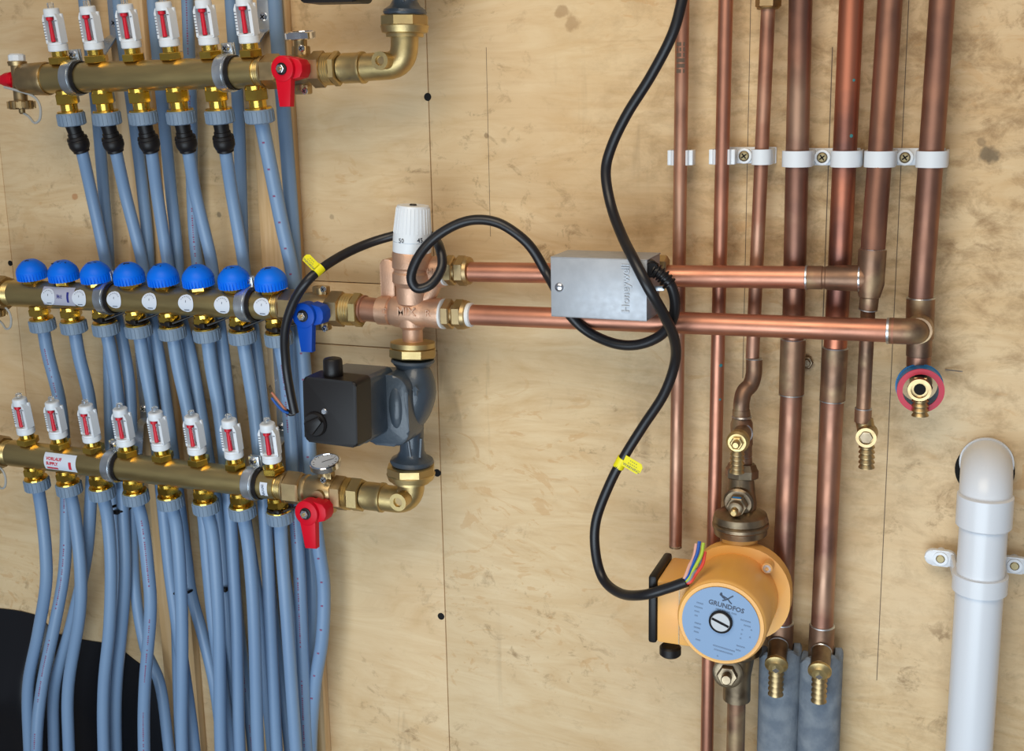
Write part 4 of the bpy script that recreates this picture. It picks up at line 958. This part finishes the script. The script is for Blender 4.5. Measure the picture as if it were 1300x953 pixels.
# ================================================================= PIPE CLIPS
def clip(label, pipes, y, screws, wpx=20, extra=None, openf=()):
    p0 = P(pipes[0][0], y, .03); t = thing('pipe_clip', label, 'pipe clip', Vector((p0.x, 0, p0.z)))
    hh = sz(p0, wpx)/2
    z = p0.z; b = B()
    X = [P(px, y, d).x for px, d, r in pipes]
    if len(pipes) > 1:
        bbox(b, (X[0]-.012, -.006, z-hh*1.05), (X[-1]+.012, -.0004, z+hh*1.15), .001); part(t, 'base_plate', b, WHT)
    for (px, d, r), x_ in zip(pipes, X):
        b = B(); R1 = r+.0006; R2 = r+.0034; o = Vector((x_, -d, z)); seg = 40; pts = []
        if px in openf:
            for a0, a1 in ((100, 215), (-35, 50)):
                prof = [(R2*math.cos(rad(a0+(a1-a0)*i/12)), R2*math.sin(rad(a0+(a1-a0)*i/12))) for i in range(13)]+[(R1*math.cos(rad(a1-(a1-a0)*i/12)), R1*math.sin(rad(a1-(a1-a0)*i/12))) for i in range(13)]
                prism(b, [(q[0], q[1]) for q in prof], -hh, hh, Matrix.Translation(o), .0004)
            for sx in (-1, 1): bbox(b, (x_+sx*(R1+.0002), -d-.003, z-hh), (x_+sx*(R2+.0035), -d+.012, z+hh), .0008)
        else:
            ring(b, o-UP*hh, UP, R1, R2, hh*2, 44)
            for sx in (-1, 1): bbox(b, (x_+sx*(R2-.003), -d*.9, z-hh), (x_+sx*(R2), -.0006, z+hh), .0006)
        part(t, 'clip_band', b, WHT)
    for sx_ in screws:
        o = P(sx_, y, .012); b = B(); lathe(b, Vector((o.x, -.004, z)), OUT, [(0, .0085), (.010, .0085), (.0105, .0075), (.0105, .006), (.009, .0058)], 24); part(t, 'screw_boss', b, WHT)
        c = Vector((o.x, -.0135, z)); b = B(); screw_head(b, c, OUT, .0056, .002); s = part(t, 'fixing_screw', b, YZN); b = B(); slots(b, c, OUT, .0056, .0021); part(s, 'screw_slot', b, HOLE)
    return t
clip('small open white clip on the leftmost upright copper pipe', [(864, .030, rs)], 200, [], 19, openf=(864,))
clip('white double clip joining the second and third upright copper pipes', [(917, .030, rs), (967, .030, rs)], 199, [945], 19, openf=(917,))
clip('white double clip joining the fourth and fifth upright copper pipes', [(1012, .035, rl), (1074, .035, rl)], 201, [1044])
clip('white double clip joining the two thick upright copper pipes on the right', [(1117, .039, rl), (1183, .040, rl)], 201, [1149])

# ================================================================= ACTUATOR
ac = thing('valve_actuator', 'pressed steel valve actuator box with raised lettering on the upper level pipe', 'actuator', P(760, 400, .12))
c00 = P(697.5, 327, .15); c10 = P(822, 328, .15); c01 = P(701, 403.5, .15); c11 = P(820.5, 406, .15)
x0_, x1_ = (c00.x+c01.x)/2, (c10.x+c11.x)/2; z1_, z0_ = (c00.z+c10.z)/2, (c01.z+c11.z)/2
b = B(); bbox(b, (x0_, -.15, z0_), (x1_, -.1485, z1_), .0007); bbox(b, (x0_, -.15, z1_-.0015), (x1_, -.092, z1_), .0006); bbox(b, (x0_, -.15, z0_), (x1_, -.1, z0_+.0015), .0006)
bbox(b, (x0_, -.149, z0_+.001), (x0_+.0015, -.096, z1_-.001), .0004); part(ac, 'cover', b, ALU)
b = B(); bbox(b, (x1_-.003, -.1485, z0_+.001), (x1_-.0005, -.094, z1_-.001), .0004); bbox(b, (x0_+.002, -.096, z0_+.002), (x1_-.002, -.093, z1_-.002)); part(ac, 'side_plate', b, ALU)
b = B(); q = P(710, 364.5, .15); sp = bmesh.new(); bmesh.ops.create_uvsphere(sp, u_segments=24, v_segments=12, radius=1)
for v in sp.verts: v.co = Vector((v.co.x*.0052, v.co.y*.0028, v.co.z*.0052))
join(b, sp, Matrix.Translation(q)); part(ac, 'cover_screw', b, ZNC)
b = B(); q = P(794.5, 366, .1502); text(b, 'Honeywell', .0122, face_at(q, rad(90)), .0011, bold=.0002); part(ac, 'raised_lettering', b, ALU)
lV = Ln((700, 347, .070), (850, 350, .068))
b = B(); chain(b, lV, [(724, 13), (727, 18), (736, 18), (738, 16), (760, 19), (810, 19), (828, 15), (830, 18), (842, 18), (848, 14)], 28); q = lV.at(790); cyl(b, q, q+OUT*.024, .016, 28); part(ac, 'valve_body', b, BRN)
b = B(); e = P(838, 334, .07); chain(b, Ln((826, 336, .07), (850, 337, .07)), [(829, 10), (831, 13), (846, 13), (848, 11)], 6, UP); part(ac, 'valve_nut', b, BRN)
b = B(); q = P(832, 366, .112); box(b, q, (.010, .0012, .0028), Matrix.Rotation(rad(-4), 3, 'Y'), .0005); box(b, q-XX*.010, (.003, .004, .004), None, .0005); part(ac, 'manual_lever', b, GAL)

# cables
def cable(label, pts, r=.0052, n=8):
    t = thing('cable', label, 'cable', pts[0]); b = B(); tube(b, pts, r, 16, n); part(t, 'cable_sheath', b, RUB); return t
g0 = Vector((x1_, -.135, P(822, 340, .14).z))
loop = [g0, P(828, 341, .138), P(840, 349, .138), P(852, 363, .135), (P(857, 385, .128)), P(853, 407, .120), P(838, 426, .112), P(812, 437, .108), P(785, 437, .105), P(757, 427, .100), P(735, 412, .0995), P(718, 392, .1045), P(706, 368, .104), P(693, 345, .094), P(675, 315, .100), P(655, 296, .105), P(630, 282, .108), P(602, 279, .110), P(575, 287, .113), P(548, 305, .118), P(530, 328, .125), P(522, 352, .128), P(530, 366, .125), P(548, 360, .118), P(561, 338, .108), P(558, 314, .098), P(548, 300, .072), P(528, 293, .046), P(500, 299, .046), P(470, 308, .060), P(440, 321, .085), P(412, 338, .115), P(390, 357, .135), P(372, 385, .135), P(362, 420, .130), P(363, 460, .120), P(368, 495, .116), P(374, 524, .114)]
cb1 = cable('black cable looping from the actuator box behind the white knob to loose wire ends', loop, .0058)
for i in range(7):
    pass
b = B(); gl = smooth(loop[:4], 10)
lathe(b, g0-XX*.002, gl[3]-gl[0], [(0, .0095), (.008, .0095), (.009, .0078), (.012, .0078)], 18)
for i in range(9, 28, 3): z = gl[i+1]-gl[i]; lathe(b, gl[i], z, [(0, .0062), (.0004, .0083), (.0018, .0083), (.0024, .0062)], 18)
part(cb1, 'strain_relief', b, BLK)
def wires(t, base, tips, mats):
    for tip, (nm, m) in zip(tips, mats): b = B(); tube(b, tip, .0016, 8, 6); part(t, nm, b, m)
e = loop[-1]
wires(cb1, e, [[P(364, 521, .118), P(360, 517, .122), P(352, 507, .124), P(345, 498, .124)], [P(366, 524, .120), P(359, 521, .124), P(351, 513, .126), P(345, 505, .126)]], [('brown_wire', WBR), ('blue_wire', WBL)])
b = B(); tube(b, [P(374, 524, .114), P(368, 525, .116), P(363, 521, .119)], .0032, 10); part(cb1, 'sheath_end', b, RUB)
b = B()
for k in range(4): q = P(343+k*1.2, 499-k*.2, .124); tube(b, [q, q+UP*.006-XX*.002, q+UP*.010-XX*.001*k], .0004, 5)
part(cb1, 'bare_strands', b, BRO)
def flag(t, c, tan, px_a, px_b, d, wpx, prints, pw):
    """yellow tag: sleeve round the cable and a flag"""
    b = B(); tan = Vector(tan).normalized(); h = sz(c, wpx)/2; lathe(b, c-tan*h, tan, [(0, .0060), (.0002, .0066), (2*h-.0002, .0066), (2*h, .0060)], 20)
    a = P(*px_a, d); e_ = P(*px_b, d+.004); ax = (e_-a); L = ax.length; ax.normalize(); nrm = (ax.cross(tan)).normalized()
    if nrm.y > 0: nrm = -nrm
    yv = nrm.cross(ax); m = Matrix((ax, yv, nrm)).transposed().to_4x4(); m.translation = a
    pts = [(0, -h), (L*.86, -h), (L, -h*.5), (L*1.02, h*.5), (L*.9, h), (0, h)]; prism(b, pts, -.0002, .0002, m); s = part(t, 'yellow_tag', b, YTAG, 'yellow tag on the cable')
    b = B()
    for k, (tx, yo, s_) in enumerate(prints): text(b, tx, s_, m @ Matrix.Translation((L*.5, yo*h, .0004)) @ Matrix.Rotation(rad(pw), 4, 'Z'), .0001)
    part(s, 'tag_print', b, INK)
tg = P(402, 343.5, .125); flag(cb1, P(404, 342.5, .124), P(412, 336, .115)-P(390, 357, .135), (401, 339), (387, 325), .131, 12, [('WARNING', .55, .0040), ('= = = =', 0, .003), ('= = =', -.5, .003)], 0)

lg = [P(905, -260, .10), P(893, -150, .10), P(880, -70, .10), P(866, 0, .104), P(853, 45, .104), P(826, 97, .098), P(796, 145, .095), P(776, 187, .093), P(769, 220, .094), P(776, 262, .104), P(790, 300, .130), P(806, 332, .158), P(823, 365, .166), (P(842, 398, .150)), P(856, 430, .125), P(857, 460, .105), P(843, 500, .095), P(817, 540, .09), P(795, 575, .09), P(775, 612, .092), P(757, 660, .094), P(756, 700, .098), P(766, 735, .108), P(788, 753, .132), P(816, 755, .157), P(846, 747, .161), P(872, 738, .163)]
cb2 = cable('long black cable winding from the top edge down to the orange-yellow pump', lg, .0058)
flag(cb2, P(788, 587, .090), P(795, 575, .09)-P(782, 600, .09), (792, 584), (814, 597), .096, 15, [('WARNING', -.55, .0046), ('= = = = =', .0, .003), ('= = = =', .5, .003)], 0)
e = lg[-1]
W1 = [('pink_wire', WPK, -4), ('blue_wire', WBL, -1.2), ('green_yellow_wire', WYG, 2), ('grey_wire', WGR, 4), ('red_wire', WRD, 7)]
tips = [(884, 690), (888, 687), (893, 689), (891, 704), (895, 700)]
for (nm, m, o_), tp in zip(W1, tips):
    b = B(); tube(b, [P(867+o_*.2, 740+o_*.2, .163), P(873+o_*.6, 733+o_*.7, .164), P(878+o_*.7, 722+o_, .158), P(tp[0]-3, tp[1]+16, .150), P(tp[0], tp[1], .143)], .0019, 8, 6); part(cb2, nm, b, m)

# ================================================================= YELLOW PUMP
yp = thing('circulation_pump', 'orange-yellow circulation pump with round blue-grey label plate', 'pump', P(945, 850, .064))
df, db = .168, .066
C1 = P(915, 791, df); s1 = sz(C1, 1); C0 = Vector((C1.x, -db, C1.z))
b = B(); lathe(b, C0+OUT*.018, OUT, [(0, 56*s1), (.004, 57.5*s1), (df-db-.024, 57.5*s1), (df-db-.020, 56*s1), (df-db-.0185, 54*s1)], 64); lathe(b, C0+OUT*.03, OUT, [(0, 55*s1), (df-db-.031, 55*s1), (df-db-.030, 54.4*s1), (df-db-.030, 50*s1)], 64)
mo = part(yp, 'motor_shell', b, PYE)
b = B(); c_ = C0+OUT*.004
prism(b, rrect(136*s1, 132*s1, 60*s1, 10), 0, .017, face_at(c_+XX*.004+UP*.002), .004)
lathe(b, C0+OUT*-.010, OUT, [(0, 40*s1), (.006, 52*s1), (.02, 56*s1)], 48)
for sy in (1, -1):
    e = C0+UP*sy*.060; cyl(b, C0+UP*sy*.02, e+UP*sy*.016, .020, 30)
part(yp, 'pump_housing', b, PYE)
for px, py in ((974, 721),):
    q = P(px, py, .100); b = B(); cyl(b, q-OUT*.012, q+OUT*.001, .0060, 20); bo = part(yp, 'bolt_boss', b, PYE)
    b = B(); ring(b, q+OUT*.001, OUT, .0022, .0046, .0015, 20); part(bo, 'bolt', b, ZNC)
b = B(); cl = C0+OUT*(df-db+.0010); lathe(b, cl+OUT*0, OUT, [(0, 49.5*s1), (.0006, 49.5*s1)], 56); lb = part(yp, 'label_plate', b, PLB, 'round blue-grey label')
ml = face_at(cl+OUT*.0007, rad(-9)); b = B()
text(b, 'GRUNDFOS', 8.6*s1, ml @ Matrix.Translation((3*s1, 25.5*s1, 0)), .0001, bold=.00025)
# interlaced X emblem
for (pa) in ([(-6, 42), (-7, 39), (-3, 38), (3, 36), (6, 33), (9, 31)], [(9, 42), (6, 39), (2, 35), (-3, 32)], [(-6, 42), (-4, 37), (0, 35)]):
    tube(b, [ml @ Vector((x*s1, y*s1, .0001)) for x, y in pa], .85*s1, 6, 6)
text(b, 'nnn nn-nn nnn', 4.6*s1, ml @ Matrix.Translation((4*s1, 19*s1, 0)), .00008)
for k, (xx, yy, ww) in enumerate(((-30, 20, 12), (-31, 14, 13), (-32, 8, 9), (-32, 2, 7), (30, 14, 16), (33, 8, 12), (28, 1, 3), (28, -5, 3), (28, -11, 3), (39, 4, 2), (39, -6, 2), (30, -22, 14), (28, -28, 10), (-28, -8, 12), (-28, -14, 11), (-28, -20, 10), (-24, -30, 8), (10, -31, 34), (10, -36, 30), (4, -44, 5))):
    text(b, 'n'*max(1, int(ww/2.6)), 4.4*s1, ml @ Matrix.Translation((xx*s1, yy*s1, 0)), .00006)
part(lb, 'label_print', b, INK)
b = B(); pc = P(915, 789, df+.0032); ring(b, pc, OUT, 12.2*s1, 15*s1, .0018, 32); part(lb, 'plug_ring', b, HOLE)
b = B(); lathe(b, pc-OUT*.001, OUT, [(0, 12.4*s1), (.003, 12.4*s1), (.0035, 11.8*s1)], 32); pg = part(yp, 'vent_plug', b, mat('dull_plug_metal', (.42, .42, .42, 1), .5, .6))
b = B(); box(b, pc+OUT*.0026, (11.5*s1, .0004, 1.5*s1), Matrix.Rotation(rad(22), 3, 'Y')); part(pg, 'plug_slot', b, HOLE)
# terminal box on the left
q0 = P(834, 736, .150); q1 = P(866, 820, .150)
b = B(); bbox(b, (q0.x, -.150, q1.z), (C1.x-40*s1, -.078, q0.z), .003); part(yp, 'terminal_box', b, PYE)
b = B(); bbox(b, (P(861.5, 800, .15).x, -.1506, q1.z+.002), (P(862.5, 800, .15).x, -.15, q0.z)); part(yp, 'box_seam', b, BRO)
b = B(); bbox(b, (q0.x-.010, -.1505, q1.z-.002), (q0.x-.0004, -.076, q0.z+.004), .003)
prism(b, [(q0.x-.010, .096), (q0.x-.0004, .096), (q0.x+.0, .085), (q0.x-.006, .085)], 0, .02, None)if False else None
cvr = part(yp, 'box_cover', b, BLK, 'black terminal cover')
b = B(); q = P(825, 760, .128); cyl(b, Vector((q0.x-.0095, -.128, P(828, 752, .13).z)), Vector((q0.x-.0128, -.128, P(828, 752, .13).z)), .006, 18, bev=.001); cyl(b, Vector((q0.x-.0095, -.128, P(828, 792, .13).z)), Vector((q0.x-.0125, -.128, P(828, 792, .13).z)), .005, 18, bev=.001); part(cvr, 'cover_screw', b, BLK)
b = B(); g_ = P(851, 819, .130); cyl(b, g_, g_-UP*.012, 14.5*s1, 20, bev=.002); part(yp, 'cable_gland', b, BLK)
# brass unions of the yellow pump
tpp = P(940, 672, .064)
b = B(); turn(b, P(940, 676, .064), P(940, 646, .064), [(0, 33), (.25, 34), (.3, 35.5), (.42, 35.5), (.48, 33), (.55, 35), (.8, 33), (1, 22)], 40); gv = thing('gate_valve', 'weathered brass pump valve with spindle on top of the orange-yellow pump', 'valve', tpp); part(gv, 'union_flange', b, BRO)
b = B(); turn(b, P(940, 655, .062), P(941.5, 598, .050), [(0, 18), (.3, 20), (.5, 18), (.8, 16), (1, 15)], 30); part(gv, 'valve_body', b, BRO)
sp0 = P(940, 632, .060); sdir = (P(931, 652, .100)-sp0).normalized()
b = B(); lathe(b, sp0, sdir, [(0, .0150), (.008, .0172), (.012, .0172), (.014, .0150)], 30); hexnut(b, sp0+sdir*.014, sdir, .010, .0120); lathe(b, sp0+sdir*.024, sdir, [(0, .0085), (.006, .0085), (.008, .005)], 24); bn = part(gv, 'bonnet', b, BRO)
b = B(); cyl(b, sp0+sdir*.030, sp0+sdir*.040, .0042, 14, bev=.0012); part(bn, 'spindle', b, BRC)
b = B(); box(b, sp0+sdir*.0215+UP*.009, (.005, .002, .0018), None, .0006); part(gv, 'blue_paint', b, RBL)
b = B(); turn(b, P(941.5, 607, .050), P(942.5, 588, .048), [(0, 18), (.1, 21), (.6, 21), (.75, 19), (1, 17)], 8, XX); part(gv, 'valve_union_nut', b, BRO)
# tee with drain above the valve
te = thing('drain_tee', 'copper tee with brass drain cock and hose tail above the orange-yellow pump', 'pipe fitting', P(941, 590, .047))
b = B(); turn(b, P(943, 596, .048), P(941, 520, .045), [(0, 12), (.4, 12.5), (.42, 13.5), (.55, 13.5), (.6, 14), (.78, 14), (.84, 12), (1, 11)], 30); tb = part(te, 'tee_body', b, COA)
for y_ in (578, 529): b = B(); q = P(942, y_, .047); lathe(b, q-UP*.001, UP, [(0, .0108), (.001, .0118), (.0025, .0106)], 26); part(tb, 'solder_ring', b, SOL)
d0 = P(944, 548, .048); dd_ = (P(935, 563, .100)-d0).normalized()
b = B(); lathe(b, d0, dd_, [(0, .0105), (.03, .0108), (.031, .0118), (.036, .0118)], 28); bc = part(te, 'branch', b, COA)
b = B(); lathe(b, d0+dd_*.006, dd_, [(0, .0108), (.001, .0118), (.002, .0108)], 26); part(bc, 'solder_ring', b, SOL)
b = B(); lathe(b, d0+dd_*.034, dd_, [(0, .0120), (.004, .0125), (.012, .0125), (.015, .010)], 28); hexnut(b, d0+dd_*.048, dd_, .005, .0075); lathe(b, d0+dd_*.052, dd_, [(0, .0045), (.006, .0045), (.008, .003)], 14); part(te, 'drain_cock', b, BRC)
dm = d0+dd_*.044; b = B(); hose_tail(te, dm-UP*.010, dm-UP*.036, .0078); b.free()
# below the pump
lv = thing('gate_valve', 'weathered brass pump valve below the orange-yellow pump, at the bottom of the photo', 'valve', P(926, 900, .064))
b = B(); lb0 = Vector((C0.x, -.064, C0.z-.062)); lathe(b, lb0, -UP, [(0, .026), (.012, .028), (.018, .028), (.024, .020), (.05, .016), (.08, .016)], 36); part(lv, 'union_flange', b, BRO)
q = P(925, 850, .075); b = B(); sd = (P(922, 862, .105)-q).normalized(); lathe(b, q, sd, [(0, .016), (.006, .0175), (.012, .0175), (.014, .014)], 30); hexnut(b, q+sd*.014, sd, .009, .012); cyl(b, q+sd*.02, q+sd*.034, .006, 16, bev=.001); part(lv, 'bonnet', b, BRO)
b = B(); cyl(b, lb0-UP*.075, Vector((lb0.x, -.064, 0)), .0108, 20); part(lv, 'lower_pipe', b, COA)

# drain cocks on the ends of pipes 4 and 5
def low_drain(label, px, py, d, plugopen=False):
    base = P(px, py, d); tip = P(px-3, py+32, d+.036); t = thing('drain_cock', label, 'valve', base); z = (tip-base).normalized()
    b = B(); lathe(b, base, z, [(0, .0100), (.001, .0112), (.026, .0112), (.027, .0105)], 28); part(t, 'cock_body', b, BRO)
    b = B(); lathe(b, base-z*.001, z, [(0, .0105), (.0012, .0119), (.0028, .0108)], 26); part(t, 'solder_ring', b, SOL)
    b = B(); lathe(b, base+z*.026, z, [(0, .0108), (.003, .0132), (.006, .0132), (.0075, .011), (.011, .0085)], 30); part(t, 'cock_collar', b, BRC)
    b = B(); cyl(b, base+z*.033, base+z*.041, .0040, 4, bev=.0006); cyl(b, base+z*.034, base+z*.0365, .0062, 18); part(t, 'square_stem', b, ZNC)
    c = base+z*.028; hose_tail(t, c-UP*.008, c-UP*.040, .0085)
low_drain('brass drain cock at the foot of the fourth upright copper pipe', 988, 818, .048)
low_drain('brass drain cock at the foot of the fifth upright copper pipe', 1043, 826, .048)

# foam sleeves
def foam(label, px, py, d, r):
    p = P(px, py, d); b = B(); n = 40; R = []
    for (z, q) in ((0, r), (p.z-.003, r), (p.z, r-.002), (p.z, .0155), (p.z-.03, .0148), (.0, .0148)):
        R.append([b.verts.new((p.x+q*math.cos(2*math.pi*i/n), p.y+q*math.sin(2*math.pi*i/n), z+(.006*math.sin(2*math.pi*i/n*1.0+2)+.004*math.sin(5*2*math.pi*i/n) if z > p.z-.004 else 0))) for i in range(n)])
    for k in range(6):
        a, c = R[k], R[(k+1) % 6]
        for i in range(n): b.faces.new((a[i], a[(i+1) % n], c[(i+1) % n], c[i]))
    t = thing('foam_sleeve', label, 'pipe insulation', Vector((p.x, p.y, 0))); part(t, 'sleeve', b, FOAM)
    b = B(); cyl(b, Vector((p.x, p.y, 0)), Vector((p.x, p.y, p.z-.012)), .0125, 24); part(t, 'inner_pipe', b, COA)
foam('grey foam sleeve at the foot of the fourth upright copper pipe', 991, 824, .035, .0245)
foam('grey foam sleeve at the foot of the fifth upright copper pipe', 1043, 830, .035, .0245)

# ================================================================= WHITE DRAIN PIPE
wp = thing('waste_pipe', 'white plastic waste pipe with elbow going into the wall on the right', 'pipe', P(1238, 950, .06))
dW = .062; e0 = P(1250, 596, dW); s1 = sz(e0, 1)
b = B(); zt = P(1250, 660, dW).z; cyl(b, Vector((P(1246.5, 700, dW).x, -dW, zt)), Vector((P(1246.5, 700, dW).x, -dW, 0)), 29.5*s1, 48); part(wp, 'pipe_run', b, WHTD)
X = P(1248, 680, dW).x; cxx = P(1246.5, 700, dW).x
b = B(); zc_ = P(1250, 607, dW).z; rr1 = 32*s1; pts = [Vector((cxx, .010, zc_))]; k = .036
for i in range(13):
    a = rad(90*i/12); pts.append(Vector((cxx, -(dW-k)-k*math.sin(a), zc_-k+k*math.cos(a))))
pts.append(Vector((cxx, -dW, P(1250, 630, dW).z))); tube(b, pts, rr1, 48, sm=False); eb = part(wp, 'elbow', b, WHTD)
b = B(); za_, zb_ = P(1250, 627, dW).z, P(1250, 668, dW).z; lathe(b, Vector((cxx, -dW, za_)), -UP, [(0, 32*s1), (.001, 34.2*s1), (za_-zb_-.002, 34.2*s1), (za_-zb_, 32*s1), (za_-zb_, 29*s1)], 48); part(wp, 'socket_collar', b, WHTD)
b = B(); ring(b, Vector((cxx, -.0015, zc_)), OUT, rr1*.98, rr1*1.06, .004, 48); part(wp, 'wall_socket', b, WHTD)
wc = thing('waste_pipe_clip', 'white saddle clip with two screwed lugs holding the waste pipe', 'pipe clip', P(1240, 740, .03))
zk0, zk1 = P(1240, 727, dW).z, P(1240, 748, dW).z
b = B(); ring(b, Vector((cxx, -dW, zk1)), UP, 29.3*s1, 34*s1, zk0-zk1, 56); part(wc, 'band', b, WHTD)
for sx, px, py in ((-1, 1194, 708), (1, 1288, 717)):
    q = P(px, py, .02); b = B(); ang = 0
    L = abs(q.x-cxx)-31*s1
    m = face_at(Vector((q.x, -.016, q.z)))
    prism(b, rrect(.034, .0185, .0092, 8), 0, .006, m, .0015); lathe(b, Vector((q.x-sx*-.0-sx*0, -.022, q.z)), OUT, [(0, .0078), (.0016, .0078), (.0016, .0055)], 24)
    pa = Vector((q.x-sx*.012, -.019, q.z)); pb = Vector((cxx+sx*30*s1, -dW+.012, (zk0+zk1)/2+.002)); zz_ = (pb-pa); Lz = zz_.length; zz_.normalize(); box(b, (pa+pb)/2-UP*.002, (.0085, .0021, Lz/2+.002), Matrix((UP-zz_*zz_.z, zz_.cross(UP), zz_)).transposed(), .001)
    lg_ = part(wc, 'lug', b, WHTD)
    b = B(); c = Vector((q.x, -.0225, q.z)); screw_head(b, c, OUT, .0052, .0018); s = part(lg_, 'lug_screw', b, YZN)
    b = B(); cyl(b, Vector((q.x, 0, q.z)), Vector((q.x, -.016, q.z)), .0052, 16); part(wc, 'standoff', b, WHTD)

# nail and rusty bolt
b = B(); a = P(1200, 469, .002); c = P(1222, 471.5, .010); cyl(b, a, c, .0009, 8); solo('nail', b, GAL, 'thin nail sticking out of the plywood right of the hanging ring', 'nail')
b = B(); a = P(1025, 459, 0); cyl(b, a, a+OUT*.010, .0048, 16, bev=.001); hexnut(b, a+OUT*.003, OUT, .004, .0075); solo('rusty_bolt', b, BRO, 'small rusty bolt head between the fourth and fifth upright pipes', 'bolt')
bpy.context.view_layer.update()
